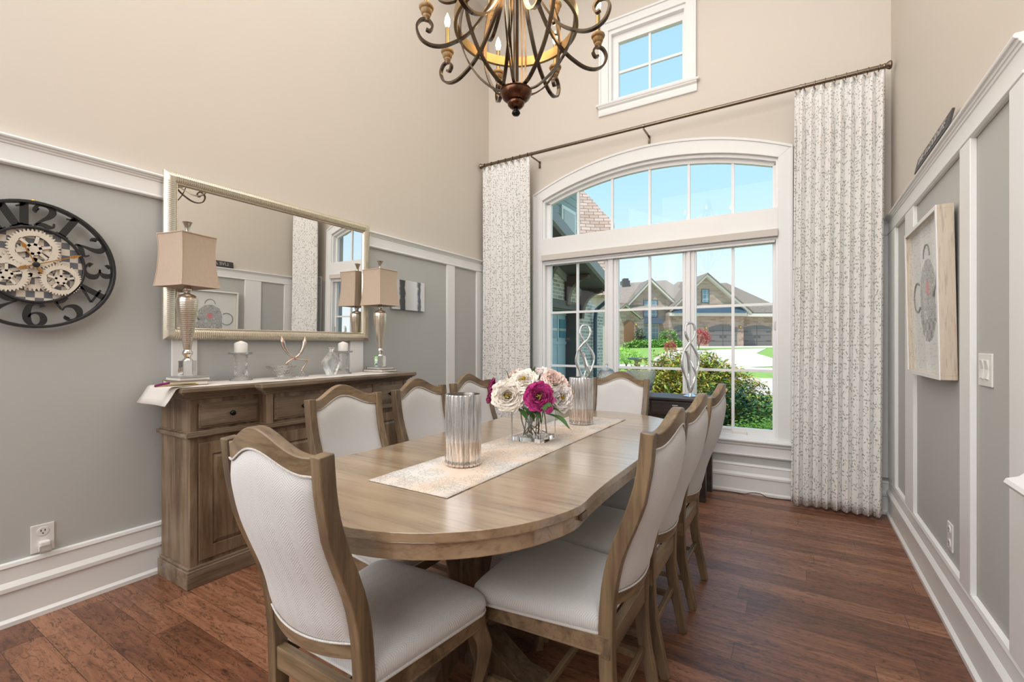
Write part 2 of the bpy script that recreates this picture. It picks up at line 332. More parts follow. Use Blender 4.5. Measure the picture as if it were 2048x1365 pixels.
# ------------------------------------------------------------------ mesh helpers
class MB:
    def __init__(s): s.v = []; s.f = []; s.uv = {}
    def add(s, vs, fs):
        n = len(s.v); s.v += [tuple(p) for p in vs]; s.f += [tuple(i+n for i in f) for f in fs]; return s
    def box(s, x0, x1, y0, y1, z0, z1, M=None):
        vs = [Vector((x, y, z)) for x in (x0, x1) for y in (y0, y1) for z in (z0, z1)]
        if M is not None: vs = [M @ p for p in vs]
        return s.add(vs, [(0,1,3,2),(4,6,7,5),(0,4,5,1),(2,3,7,6),(0,2,6,4),(1,5,7,3)])
    def prism(s, pts, axis, a0, a1, M=None):
        """polygon pts (2D, CCW) extruded along axis 'x','y','z'; for x: pts=(y,z), y: (x,z), z: (x,y)"""
        def p3(p, a): return {'x': (a, p[0], p[1]), 'y': (p[0], a, p[1]), 'z': (p[0], p[1], a)}[axis]
        n = len(pts); vs = [Vector(p3(p, a0)) for p in pts] + [Vector(p3(p, a1)) for p in pts]
        if M is not None: vs = [M @ p for p in vs]
        fs = [tuple(range(n))[::-1], tuple(range(n, 2*n))] + [(i, (i+1) % n, (i+1) % n+n, i+n) for i in range(n)]
        return s.add(vs, fs)
    def lathe(s, prof, n=24, c=(0,0,0), M=None, flute=0, famp=0., caps=True):
        vs = []; fs = []
        for (r, z) in prof:
            for k in range(n):
                a = 2*PI*k/n; rr = r*(1+(famp*math.cos(flute*a) if flute else 0))
                vs.append(Vector((c[0]+rr*math.cos(a), c[1]+rr*math.sin(a), c[2]+z)))
        if M is not None: vs = [M @ p for p in vs]
        for i in range(len(prof)-1):
            for k in range(n):
                k2 = (k+1) % n; fs.append((i*n+k, i*n+k2, (i+1)*n+k2, (i+1)*n+k))
        if caps:
            fs.append(tuple(range(n))[::-1]); L = (len(prof)-1)*n; fs.append(tuple(range(L, L+n)))
        return s.add(vs, fs)
    def tube(s, pts, r, n=8, closed=False):
        pts = [Vector(p) for p in pts]; m = len(pts); rs = r if isinstance(r, (list, tuple)) else [r]*m
        up = None; vs = []; fs = []
        for i, p in enumerate(pts):
            a = pts[(i-1) % m] if (closed or i) else pts[0]; c_ = pts[(i+1) % m] if (closed or i < m-1) else pts[-1]
            t = (c_-a).normalized()
            if up is None: up = Vector((0,0,1)) if abs(t.z) < .9 else Vector((1,0,0))
            x = t.cross(up).normalized(); up = x.cross(t).normalized()
            for k in range(n):
                an = 2*PI*k/n; vs.append(p + rs[i]*(x*math.cos(an)+up*math.sin(an)))
        for i in range(m if closed else m-1):
            for k in range(n):
                k2 = (k+1) % n; j = (i+1) % m; fs.append((i*n+k, i*n+k2, j*n+k2, j*n+k))
        if not closed: fs += [tuple(range(n))[::-1], tuple(range((m-1)*n, m*n))]
        return s.add(vs, fs)
    def strap(s, pts, side, w, t, closed=False):
        """flat bar: width w along side, thickness t in the bending plane"""
        pts = [Vector(p) for p in pts]; m = len(pts); side = Vector(side).normalized()
        ws = w if isinstance(w, list) else [w]*m; ts = t if isinstance(t, list) else [t]*m
        vs = []; fs = []
        for i, p in enumerate(pts):
            a = pts[(i-1) % m] if (closed or i) else pts[0]; c_ = pts[(i+1) % m] if (closed or i < m-1) else pts[-1]
            nn = side.cross((c_-a).normalized()).normalized()
            for sx, sy in ((-1,-1),(1,-1),(1,1),(-1,1)): vs.append(p+side*(sx*ws[i]/2)+nn*(sy*ts[i]/2))
        for i in range(m if closed else m-1):
            j = (i+1) % m
            for k in range(4): fs.append((i*4+k, i*4+(k+1) % 4, j*4+(k+1) % 4, j*4+k))
        if not closed: fs += [(3,2,1,0), tuple((m-1)*4+k for k in range(4))]
        return s.add(vs, fs)
    def sphere(s, c, r, n=12, sc=(1,1,1)):
        prof = [(max(.0005, r*math.sin(PI*i/n)), -r*math.cos(PI*i/n)) for i in range(n+1)]
        M = Matrix.Translation(c) @ Matrix.Diagonal((*sc, 1))
        return s.lathe(prof, n+4, M=M)
    def build(s, name, mat, parent=None, smooth=None, bevel=0, loc=None, rot=None):
        me = bpy.data.meshes.new(name); me.from_pydata(s.v, [], s.f); me.update()
        bm = bmesh.new(); bm.from_mesh(me); bmesh.ops.recalc_face_normals(bm, faces=bm.faces); bm.to_mesh(me); bm.free()
        o = bpy.data.objects.new(name, me); COL.objects.link(o)
        if mat: me.materials.append(MATS[mat] if isinstance(mat, str) else mat)
        if parent: o.parent = parent
        if smooth is not None:
            for p in me.polygons: p.use_smooth = True
            if smooth < 180:
                try: me.set_sharp_from_angle(angle=math.radians(smooth))
                except Exception: pass
        if bevel:
            md = o.modifiers.new('bevel', 'BEVEL'); md.width = bevel; md.segments = 2; md.limit_method = 'ANGLE'; md.angle_limit = math.radians(50)
        if loc: o.location = loc
        if rot: o.rotation_euler = rot
        return o
def curve(pts, n=6, closed=False):
    """Catmull-Rom through points"""
    P = [Vector(p) for p in pts]; out = []; m = len(P)
    for i in range(m if closed else m-1):
        p1, p2 = P[i], P[(i+1) % m]
        p0 = P[(i-1) % m] if (closed or i) else p1*2-p2
        p3 = P[(i+2) % m] if (closed or i < m-2) else p2*2-p1
        for k in range(n):
            t = k/n; out.append(.5*((2*p1)+(p2-p0)*t+(2*p0-5*p1+4*p2-p3)*t*t+(3*p1-p0-3*p2+p3)*t**3))
    if not closed: out.append(P[-1])
    return out
def interp(tab, z):
    if z <= tab[0][0]: return tab[0][1]
    for (a, x), (b_, y) in zip(tab, tab[1:]):
        if z <= b_: return x+(y-x)*(z-a)/(b_-a)
    return tab[-1][1]
def smoothtab(tab):
    c = curve([(a, b_, 0) for a, b_ in tab], 6); return [(p.x, p.y) for p in c]
def tag(o, label, cat, group=None, kind=None):
    o['label'] = label; o['category'] = cat
    if group: o['group'] = group
    if kind: o['kind'] = kind
    return o
def empty(name, loc, label, cat, group=None, rz=0):
    o = bpy.data.objects.new(name, None); COL.objects.link(o); o.location = loc; o.rotation_euler = (0,0,rz); o.empty_display_size = .1
    return tag(o, label, cat, group)
def struct(o): o['kind'] = 'structure'; return o
def lab(o, l): o['label'] = l; return o
def dup(root, loc, rz, label, group=None):
    def cp(o, par):
        c = o.copy(); COL.objects.link(c); c.parent = par
        for ch in [k for k in bpy.data.objects if k.parent == o]: cp(ch, c)
        return c
    r = cp(root, None); r.location = loc; r.rotation_euler = (0,0,rz); r['label'] = label
    if group: r['group'] = group
    return r

# ================================================================== room shell
m = MB(); m.box(XL-.2, 3.2, -3.2, YW+.2, -.06, 0); struct(m.build('floor', 'floor_planks'))
m = MB(); m.box(XL-.2, 3.2, -3.2, YW+.2, ZC, ZC+.1); struct(m.build('ceiling', 'ceiling_white'))
m = MB(); m.box(XL-.2, XL, -3.2, YW+.2, 0, ZC); struct(m.build('wall_left', 'wall_paint'))
m = MB(); m.box(XR, XR+.15, 1.74, YW+.2, 0, ZC); m.box(XR, 3.2, 1.74, 1.89, 3.2, ZC); m.box(3.0, 3.2, -3.2, 1.9, 0, ZC); m.box(XR+.15, 3.2, 1.74, 1.89, 0, 3.2)
struct(m.build('wall_right', 'wall_paint'))
m = MB(); m.box(XL-.2, 3.2, -3.2, -3.0, 0, ZC); struct(m.build('wall_back', 'wall_paint'))

WX0, WX1 = -2.25, -.095           # rough opening of the arched window
AC = (WX0+WX1)/2
def arc_z(x, half, zend, rise, cx=-1.172):
    R = (half*half+rise*rise)/(2*rise); d = min(abs(x-cx), half)
    return zend+rise-R+math.sqrt(R*R-d*d)
in_arc = lambda x: arc_z(x, 1.051, 2.693, .195)      # casing inner edge
out_arc = lambda x: arc_z(x, 1.156, 2.768, .258)     # casing outer edge
HX0, HX1, HZ0, HZ1 = -1.525, -.81, 3.50, 4.20        # high window opening
m = MB()
m.box(XL-.2, WX0, YW, YW+.2, 0, ZC); m.box(WX1, XR+.15, YW, YW+.2, 0, ZC)
m.box(WX0, WX1, YW, YW+.2, 0, .44)
xs = sorted(set([WX0+(WX1-WX0)*i/32 for i in range(33)]+[HX0, HX1]))
for a, b_ in zip(xs, xs[1:]):
    za, zb = in_arc(a)+.02, in_arc(b_)+.02; mid = (a+b_)/2; top = HZ0 if HX0 < mid < HX1 else ZC
    m.prism([(a, za), (b_, zb), (b_, top), (a, top)], 'y', YW, YW+.2)
m.box(HX0, HX1, YW, YW+.2, HZ1, ZC)
struct(m.build('wall_window', 'wall_paint'))

def profile_run(m, prof, axis, a0, a1, sign, base):
    """moulding: prof = [(depth out of wall, z)]; axis of run 'x' or 'y'; base = wall plane; sign = direction out of wall"""
    pts = [(base+sign*d, z) for d, z in prof]
    if axis == 'y': m.prism(pts, 'y', a0, a1)
    else: m.prism(pts, 'x', a0, a1)
BASEP = [(0,0),(.034,0),(.034,.018),(.022,.03),(.020,.14),(.030,.148),(.030,.165),(.022,.178),(.016,.186),(.014,.244),(.020,.250),(.016,.264),(0,.268)]
RAILP = [(0,1.990),(.014,1.990),(.023,1.996),(.023,2.003),(.018,2.008),(.018,2.078),(.023,2.080),(.024,2.088),(.030,2.091),(.031,2.098),(.040,2.101),(.043,2.109),(.038,2.116),(0,2.116)]
m = MB(); profile_run(m, BASEP, 'y', -3, YW, 1, XL); struct(m.build('baseboard_left', 'trim_white', smooth=30))
m = MB(); profile_run(m, BASEP, 'y', 1.9, YW, -1, XR); struct(m.build('baseboard_right', 'trim_white', smooth=30))
m = MB(); profile_run(m, [(d, z*.89) for d, z in BASEP], 'x', XL, XR, -1, YW); struct(m.build('baseboard_window', 'trim_white', smooth=30))
m = MB(); profile_run(m, BASEP, 'x', XL, 3, 1, -3.0); struct(m.build('baseboard_back', 'trim_white', smooth=30))
m = MB(); profile_run(m, RAILP, 'y', -3, YW, 1, XL)
for y0, y1 in ((1.165, 1.288), (2.345, 2.465), (3.487, 3.605), (3.975, YW)):
    m.box(XL, XL+.0175, y0, y1, .264, 1.992)
struct(m.build('trim_1', 'trim_white', smooth=30, bevel=.002))
m = MB(); profile_run(m, RAILP, 'y', 1.9, YW, -1, XR)
for y0, y1 in ((3.94, YW), (3.38, 3.60), (2.385, 2.515), (1.9, 2.01)):
    m.box(XR-.020, XR, y0, y1, .264, 1.992)
struct(m.build('trim_2', 'trim_white', smooth=30, bevel=.002))
m = MB()
for x0, x1 in ((XL, -2.45), (.10, XR)):
    profile_run(m, RAILP, 'x', x0, x1, -1, YW); m.box(x0, x1, YW-.016, YW, .26, 2.0)
struct(m.build('trim_3', 'trim_white', smooth=30, bevel=.002))
# column pedestal with moulded cap where the right wall opens to the foyer
m = MB()
m.box(XR-.008, XR+.25, 1.3, 1.80, 0, .79)
m.prism([(XR+.3,.805),(XR-.055,.805),(XR-.071,.812),(XR-.076,.822),(XR-.071,.833),(XR-.055,.838),(XR-.045,.842),(XR-.035,.852),(XR+.3,.852)], 'y', 1.25, 1.85)
m.prism([(XR+.3,.775),(XR-.020,.775),(XR-.024,.785),(XR-.040,.800),(XR+.3,.805)], 'y', 1.28, 1.825)
m.box(XR, XR+.25, 1.5, 1.74, .85, ZC)
struct(m.build('trim_4', 'trim_white', smooth=35))

# ================================================================== big arched window
def arch_band(m, fo, fi, y0, y1, x0, x1, n=28, xin0=None, xin1=None):
    """solid band between an outer and inner arch"""
    xin0 = x0 if xin0 is None else xin0; xin1 = x1 if xin1 is None else xin1
    vs = []
    for i in range(n+1):
        A, a2 = x0+(x1-x0)*i/n, xin0+(xin1-xin0)*i/n
        vs += [(A, y0, fo(A)), (A, y1, fo(A)), (a2, y1, fi(a2)), (a2, y0, fi(a2))]
    m.add(vs, [(i*4+k, i*4+(k+1) % 4, i*4+4+(k+1) % 4, i*4+4+k) for i in range(n) for k in range(4)]+[(0,1,2,3), tuple(n*4+k for k in (3,2,1,0))])
win = bpy.data.objects.new('window_1', None); COL.objects.link(win); win['kind'] = 'structure'; win['label'] = 'white arched window of three casements under an arched light'
CI0, CI1, CO0, CO1 = -2.223, -.121, -2.333, -.020
m = MB()
arch_band(m, out_arc, in_arc, YW-.022, YW, CO0, CO1, 28, CI0, CI1)
bead = lambda x: out_arc(x)-.022
arch_band(m, out_arc, bead, YW-.032, YW-.02, CO0, CO1, 28)
arch_band(m, lambda x: in_arc(x)+.016, in_arc, YW-.028, YW-.02, CI0, CI1, 28)
for (a, b_, c_, d) in ((CO0, CI0, CO0, CO0+.02), (CI1, CO1, CO1-.02, CO1)):
    zt = in_arc(CI0) if a < -1 else in_arc(CI1)
    m.prism([(a, .44), (b_, .44), (b_, zt if a < -1 else out_arc(CO1)-.0), (a, out_arc(CO0) if a < -1 else zt)], 'y', YW-.0215, YW-.0005); m.box(c_, d, YW-.0315, YW-.0205, .44, 2.750)
m.box(CI0-.001, CI1+.001, YW-.0225, YW+.09, 2.127, 2.300)
struct(m.build('casing', 'trim_white', win, smooth=25, bevel=.002))
m = MB()   # jambs and sash frames
gy = YW+.07
f_top = lambda x: in_arc(x)+.02; g_top = lambda x: arc_z(x, 1.0, 2.655, .172)
arch_band(m, f_top, g_top, gy-.022, gy+.02, WX0, WX1, 28, -2.160, -.162)
arch_band(m, f_top, lambda x: in_arc(x)-.028, YW+.005, gy+.02, WX0, WX1, 28)
for a, b_ in ((WX0, CI0+.018), (CI1-.016, WX1)): m.box(a, b_, YW-.004, gy+.018, .441, 2.68)
for a, b_ in ((WX0+.001, -2.160), (-.162, WX1-.001)): m.box(a, b_, gy-.023, gy+.019, .442, 2.66)
for a, b_ in ((-1.578, -1.443), (-.857, -.744)):
    m.box(a, b_, gy-.022, gy+.02, .44, 2.15); m.box(a+.045, b_-.045, gy-.045, gy, .46, 2.13); m.box(a+.012, a+.026, gy-.03, gy, .46, 2.13); m.box(b_-.026, b_-.012, gy-.03, gy, .46, 2.13)
m.box(WX0+.002, WX1-.002, gy-.0215, gy+.0195, .443, .517); m.box(CI0+.003, CI1-.003, YW+.001, gy-.024, .444, .468)
m.box(WX0+.003, WX1-.003, gy-.020, gy+.0185, 2.03, 2.14); m.box(WX0+.003, WX1-.003, gy-.021, gy+.0185, 2.28, 2.318)
struct(m.build('window_frame', 'window_white', win, smooth=25, bevel=.002))
m = MB()
for x in (-1.868, -1.150, -.453): m.box(x-.011, x+.011, gy-.012, gy+.012, .51, 2.04)
for z in (1.542, .996):
    for a, b_ in ((-2.16,-1.578),(-1.443,-.857),(-.744,-.162)): m.box(a, b_, gy-.011, gy+.011, z-.011, z+.011)
for x in (-1.86, -1.507, -1.150, -.806, -.453): m.box(x-.011, x+.011, gy-.012, gy+.012, 2.31, g_top(x)+.01)
struct(m.build('muntin', 'window_white', win))
m = MB()
xs = [-2.17+2.02*i/24 for i in range(25)]
for a, b_ in zip(xs, xs[1:]):
    m.add([(a, gy+.004, 2.3), (b_, gy+.004, 2.3), (b_, gy+.004, g_top(b_)+.01), (a, gy+.004, g_top(a)+.01)], [(0,1,2,3)])
for a, b_ in ((-2.17,-1.57),(-1.45,-.85),(-.75,-.155)): m.add([(a, gy+.004, .51), (b_, gy+.004, .51), (b_, gy+.004, 2.05), (a, gy+.004, 2.05)], [(0,1,2,3)])
struct(m.build('glass', 'window_glass', win))
m = MB(); m.prism([(YW,.418),(YW-.055,.418),(YW-.066,.428),(YW-.066,.436),(YW-.055,.446),(YW+.05,.450),(YW+.05,.418)], 'x', -2.36, .005)
m.prism([(YW,.300),(YW-.018,.300),(YW-.024,.312),(YW-.020,.322),(YW-.022,.385),(YW-.036,.396),(YW-.040,.412),(YW-.05,.419),(YW,.419)], 'x', -2.34, -.012)
struct(m.build('window_sill', 'trim_white', win, smooth=30))
for x in (-.40, -1.10, -1.81):
    m = MB(); m.box(x-.055, x+.055, gy-.052, gy-.020, .462, .492); m.box(x-.14, x-.06, gy-.030, gy-.022, .498, .508)
    m.build('crank_handle', 'plastic_white', win, bevel=.006)
m = MB(); m.box(-.150, -.138, gy-.03, gy-.02, 1.33, 1.40); m.build('latch', 'nickel', win, bevel=.003)
# roller shade cassette under the transom
rs = empty('roller_shade', (-1.172, YW-.022, 2.127), 'cream roller shade rolled up in its cassette under the window transom', 'window shade')
m = MB(); m.box(-1.051, 1.051, -.028, 0.0, -.058, 0); m.build('cassette', 'cloth_beige_light', rs, bevel=.003) if 'cloth_beige_light' in MATS else m.build('cassette', paint('cloth_beige_light', (.66,.62,.57), .6, .02), rs, bevel=.003)
m = MB(); m.tube([(-1.04, .03, -.062), (1.04, .03, -.062)], .020, 12); m.build('roll', 'window_white', rs, smooth=40)
m = MB(); m.box(-1.03, 1.03, .018, .032, -.098, -.080); m.build('bottom_bar', 'window_white', rs, bevel=.003)

# ================================================================== high window
w2 = bpy.data.objects.new('window_2', None); COL.objects.link(w2); w2['kind'] = 'structure'; w2['label'] = 'small high four pane window above the curtain rod'
m = MB()
m.box(-1.605, -1.520, YW-.022, YW, 3.50, 4.195); m.box(-.818, -.735, YW-.022, YW, 3.50, 4.195); m.box(-1.605, -.735, YW-.022, YW, 4.195, 4.28)
m.box(-1.609, -1.590, YW-.034, YW-.0, 3.50, 4.265); m.box(-.750, -.731, YW-.034, YW-.0, 3.50, 4.265); m.box(-1.609, -.731, YW-.034, YW-.0, 4.265, 4.284)
struct(m.build('casing', 'trim_white', w2, bevel=.002))
m = MB()
m.box(HX0-.01, -1.495, YW-.004, gy-.031, 3.5, 4.16); m.box(-.835, HX1+.01, YW-.004, gy-.031, 3.5, 4.16); m.box(HX0-.01, HX1+.01, YW-.004, gy-.031, 4.16, 4.21)
m.box(HX0, -1.438, gy-.03, gy+.02, 3.565, 4.088); m.box(-.857, HX1, gy-.03, gy+.02, 3.565, 4.088); m.box(HX0, HX1, gy-.03, gy+.02, 4.088, 4.2); m.box(HX0, HX1, gy-.03, gy+.02, 3.49, 3.565)
struct(m.build('window_frame', 'window_white', w2, bevel=.002))
m = MB(); m.box(-1.158, -1.138, gy-.012, gy+.012, 3.56, 4.09); m.box(-1.44, -.855, gy-.011, gy+.011, 3.80, 3.822); struct(m.build('muntin', 'window_white', w2))
m = MB(); m.add([(-1.45, gy+.004, 3.55), (-.85, gy+.004, 3.55), (-.85, gy+.004, 4.10), (-1.45, gy+.004, 4.10)], [(0,1,2,3)]); struct(m.build('glass', 'window_glass', w2))
m = MB(); m.prism([(YW+.03,3.485),(YW-.045,3.485),(YW-.05,3.497),(YW-.045,3.505),(YW+.03,3.505)], 'x', -1.635, -.705)
m.prism([(YW,3.40),(YW-.016,3.40),(YW-.022,3.412),(YW-.020,3.46),(YW-.036,3.474),(YW-.040,3.486),(YW,3.486)], 'x', -1.615, -.725)
struct(m.build('window_sill', 'trim_white', w2, smooth=30))

# ================================================================== curtain rod and curtains
RY, RZ = 4.035, 3.125
rod = empty('curtain_rod', (-1.17, RY, RZ), 'long bronze curtain rod spanning above the arched window', 'curtain rod')
m = MB(); m.tube([(-1.69, 0, 0), (1.70, 0, 0)], .0155, 14); m.build('pole', 'rod_bronze', rod, smooth=40)
for x, s in ((-1.69, -1), (1.70, 1)):
    m = MB(); m.lathe([(.016,-.02),(.019,-.012),(.016,-.006),(.020,.0),(.027,.010),(.029,.018),(.024,.026),(.01,.03)], 18, M=Matrix.Translation((x, 0, 0)) @ Matrix.Rotation(s*PI/2, 4, 'Y'))
    m.build('finial', 'rod_bronze', rod, smooth=40)
for x in (-1.09, .035, 1.20):
    m = MB(); m.box(x-.008, x+.008, -.004, .185, -.055, -.045) if False else None
    m.lathe([(.018,-.008),(.018,.008)], 16, M=Matrix.Translation((x, 0, 0)) @ Matrix.Rotation(PI/2, 4, 'Y'))
    m.box(x-.008, x+.008, .0, .185, -.028, -.020); m.box(x-.010, x+.010, .178, .187, -.085, -.012)
    m.build('bracket', 'rod_bronze', rod, bevel=.001)
for x in [-1.66+.088*i for i in range(7)] + [1.225+.062*i for i in range(8)]:
    m = MB(); m.tube([(x+.003*math.sin(a), .022*math.cos(a), -.004+.022*math.sin(a)) for a in [2*PI*k/16 for k in range(16)]], .0030, 6, closed=True)
    m.build('ring', 'rod_bronze', rod, smooth=60)
def curtain(x0, x1, x0b, x1b, nf, label, seed):
    rnd = random.Random(seed); m = MB(); nx, nz = nf*14, 40; zt, zb = 3.098, .022
    ph = [rnd.uniform(-.5, .5) for _ in range(nf+2)]; full = 1.9
    uvs = []
    for j in range(nz+1):
        t = j/nz; z = zt+(zb-zt)*t; xa, xb = x0+(x0b-x0)*t, x1+(x1b-x1)*t
        amp = .018+.009*min(1, t*7); zz = z
        for i in range(nx+1):
            u = i/nx; k = u*nf
            w_ = ph[int(k)]*(1-(k % 1))+ph[int(k)+1]*(k % 1)
            yy = RY+.012 + amp*math.sin(2*PI*k+w_*1.2*t)*(1+.25*w_) + .01*math.sin(5*t+7*u)*t
            xx = xa+(xb-xa)*u + .004*math.sin(4*PI*k)*min(1, t*5)+.006*w_*t
            pinch = .012*math.exp(-((t-.028)/.014)**2)
            yy -= 0
            m.v.append((xx, yy, zz + (0.012*math.cos(2*PI*k) if j == 0 else 0) + (.003*math.cos(2*PI*k) if j == nz else 0)))
            uvs.append((u*(x1-x0)*full, z))
    for j in range(nz):
        for i in range(nx): a = j*(nx+1)+i; m.f.append((a, a+1, a+nx+2, a+nx+1))
    me = bpy.data.meshes.new('curtain'); me.from_pydata(m.v, [], m.f); me.update()
    ul = me.uv_layers.new(name='UVMap')
    for lp in me.loops: ul.data[lp.index].uv = uvs[lp.vertex_index]
    for p in me.polygons: p.use_smooth = True
    o = bpy.data.objects.new('curtain', me); COL.objects.link(o); me.materials.append(MATS['curtain_print'])
    md = o.modifiers.new('solid', 'SOLIDIFY'); md.thickness = .003
    tag(o, label, 'curtain', 'floral curtains on the rod'); return o
curtain(-2.862, -2.285, -2.855, -2.265, 8, 'pale floral curtain left of the window in the room corner', 1)
curtain(-.008, .520, -.035, .500, 9, 'pale floral curtain right of the window beside the picture wall', 2)

# ================================================================== wall fittings
def outlet(name, loc, rz, w, h, label, cat, parts):
    r = empty(name, loc, label, cat); r.rotation_euler = (0,0,rz)
    m = MB(); m.box(-w/2, w/2, -.006, 0, -h/2, h/2); m.build('wall_plate', 'plastic_white', r, bevel=.002)
    parts(r); return r
def sockets(r):
    for z in (.03, -.03):
        m = MB(); m.lathe([(.019,0),(.019,.003)], 20, M=Matrix.Translation((0,-.006,z)) @ Matrix.Rotation(PI/2, 4, 'X')); s_ = m.build('socket', 'plastic_white', r, smooth=40)
        m = MB(); m.box(-.008,-.005,-.0098,-.0088,z,z+.009); m.box(.005,.008,-.0098,-.0088,z,z+.009); m.lathe([(.003,0),(.003,.001)], 8, M=Matrix.Translation((0,-.0088,z-.008)) @ Matrix.Rotation(PI/2, 4, 'X')); m.build('slot', 'dark_hole', s_)
def nightlight(r):
    sockets(r)
o = outlet('wall_outlet', (XL, .661, .338), PI/2, .078, .124, 'white wall outlet above the baseboard below the clock', 'outlet', nightlight)
nl = empty('night_light', (XL+.009, .663, .312), 'small translucent night light plugged into the outlet below the clock', 'night light')
m = MB(); m.box(0, .026, -.019, .019, -.030, .016); m.build('lamp_body', 'wax_white', nl, bevel=.006)
m = MB(); m.box(.022, .040, -.020, .020, -.034, -.002); m.build('lens', 'clear_frost' if 'clear_frost' in MATS else glass('clear_frost', (.9,.88,.85), .35), nl, bevel=.006)
outlet('wall_outlet', (XR, 2.722, .372), -PI/2, .078, .118, 'white wall outlet low on the right wall under the framed drawing', 'outlet', sockets)
def rockers(r):
    for x in (-.024, .024):
        m = MB(); m.prism([(-.006,-.034),(-.012,-.030),(-.007,.002),(-.012,.034),(-.006,.034)], 'x', x-.016, x+.016); m.build('rocker', 'plastic_white', r)
outlet('light_switch', (XR, 2.280, 1.122), -PI/2, .135, .116, 'white double light switch on the right wall', 'light switch', rockers)

# sign leaning on the right rail
sg = empty('wall_sign', (XR-.032, 2.905, 2.118), 'dark wooden sign reading LIVE A GOOD LIFE standing on the right wall rail', 'sign')
sg.rotation_euler = (0, math.radians(14), -PI/2)
sg.rotation_euler = (math.radians(-12), 0, -PI/2)
m = MB(); m.box(-.315, .315, -.010, 0, 0, .080); m.build('board', paint('slate_board', (.055,.052,.052), .5, .2, 25), sg, bevel=.002)
def text(s, size, name, mat, parent, loc, rot, ext=.001):
    c = bpy.data.curves.new(name, 'FONT'); c.body = s; c.size = size; c.align_x = 'CENTER'; c.align_y = 'CENTER'; c.extrude = ext
    t = bpy.data.objects.new('tmp', c); COL.objects.link(t); bpy.context.view_layer.update()
    me = bpy.data.meshes.new_from_object(t.evaluated_get(bpy.context.evaluated_depsgraph_get())); bpy.data.objects.remove(t)
    me.materials.clear(); me.materials.append(MATS[mat]); o = bpy.data.objects.new(name, me); COL.objects.link(o); o.parent = parent; o.location = loc; o.rotation_euler = rot
    return o
t = text('LIVE A GOOD LIFE', .060, 'lettering', paint('sign_letter', (.42,.40,.38), .6).name, sg, (0, -.0115, .040), (PI/2, 0, 0)); t.scale = (1.03, 1, 1)

# framed drawing on the right wall
pf = empty('framed_picture', (XR-.004, 2.94, 1.435), 'white framed ink drawing of a flowered teapot hanging on the right wall', 'picture')
pf.rotation_euler = (math.radians(1.0), 0, -PI/2)
PWd, PHt, PD = .66, .745, .060
m = MB(); w_, h_ = PWd/2, PHt/2
for bx in ((-w_, w_, h_-.018, h_), (-w_, w_, -h_, -h_+.018), (-w_, -w_+.018, -h_+.018, h_-.018), (w_-.018, w_, -h_+.018, h_-.018)):
    m.box(bx[0], bx[1], -PD, -.005, bx[2], bx[3])
fr = m.build('frame', 'pale_wood', pf, bevel=.001)
m = MB(); m.box(-w_+.001, w_-.001, -PD-.001, -PD, h_-.017, h_-.001)
for bx in ((-w_, w_, h_-.018, h_), (-w_, w_, -h_, -h_+.018), (-w_, -w_+.018, -h_+.018, h_-.018), (w_-.018, w_, -h_+.018, h_-.018)):
    m.box(bx[0], bx[1], -PD-.004, -PD, bx[2], bx[3])
m.build('frame_face', 'trim_white', fr)
def drawing():
    b = NB('teapot_drawing'); v = b.coord('Object'); x, y, z = b.sep(v)
    nz = b.noise(v, 26, 5, .8, 1.5); n2 = b.noise(v, 9, 3, .6, 1.)
    ex = b.math('DIVIDE', b.math('ADD', x, b.math('MULTIPLY', b.math('SUBTRACT', n2, .5), .12)), .155); ez = b.math('DIVIDE', b.math('ADD', z, .01), .20)
    body = b.math('LESS_THAN', b.math('ADD', b.math('POWER', b.math('ABSOLUTE', ex), 2.), b.math('POWER', b.math('ABSOLUTE', ez), 3.)), 1.)
    ink = b.ramp(nz, (.40, .0), (.46, .9), (.52, .25), (.58, 1.), (.66, .4))
    ck = b.n('ShaderNodeTexChecker'); b.put(ck, 'Vector', v); b.put(ck, 'Scale', 26.)
    low = b.math('MULTIPLY', b.math('LESS_THAN', z, -.10), ck.outputs['Fac'])
    f = b.math('MULTIPLY', body, b.math('MAXIMUM', ink, b.math('MULTIPLY', low, .9)))
    c = b.mix(b.math('MULTIPLY', f, .85), (.80,.80,.79), (.10,.11,.11))
    d = b.math('ADD', b.math('POWER', b.math('ABSOLUTE', x), 2.), b.math('POWER', b.math('ABSOLUTE', b.math('SUBTRACT', z, .05)), 2.))
    c = b.mix(b.math('MULTIPLY', b.math('LESS_THAN', d, .0014), .75), c, (.75,.22,.25))
    b.pbr(c, .6); return b.m
drawing()
m = MB(); m.box(-w_+.016, w_-.016, -.034, -.030, -h_+.016, h_-.016); m.build('drawing', 'teapot_drawing', pf)
def ringflat(m, cx, cz, r, t, y, n=24, a0=0, a1=2*PI, sx=1):
    pts = [(cx+sx*r*math.cos(a0+(a1-a0)*i/n), y, cz+r*math.sin(a0+(a1-a0)*i/n)) for i in range(n+1)]
    m.tube(pts, t, 5)
ink = paint('ink_grey', (.22,.23,.23), .6, .2)
m = MB(); ringflat(m, -.20, .02, .075, .004, -.036, a0=.3*PI, a1=1.75*PI); m.build('drawn_handle', ink, pf)
m = MB(); m.tube([(.12,-.036,.0), (.17,-.036,.05), (.19,-.036,.12)], .004, 5); m.build('drawn_spout', ink, pf)
m = MB(); ringflat(m, 0, .20, .06, .003, -.036, sx=1, a0=0, a1=PI); m.build('drawn_lid', ink, pf)
m = MB(); m.add([(-w_+.017, -.0555, -h_+.017), (w_-.017, -.0555, -h_+.017), (w_-.017, -.0555, h_-.017), (-w_+.017, -.0555, h_-.017)], [(0,1,2,3)]); m.build('glazing', 'window_glass', pf)

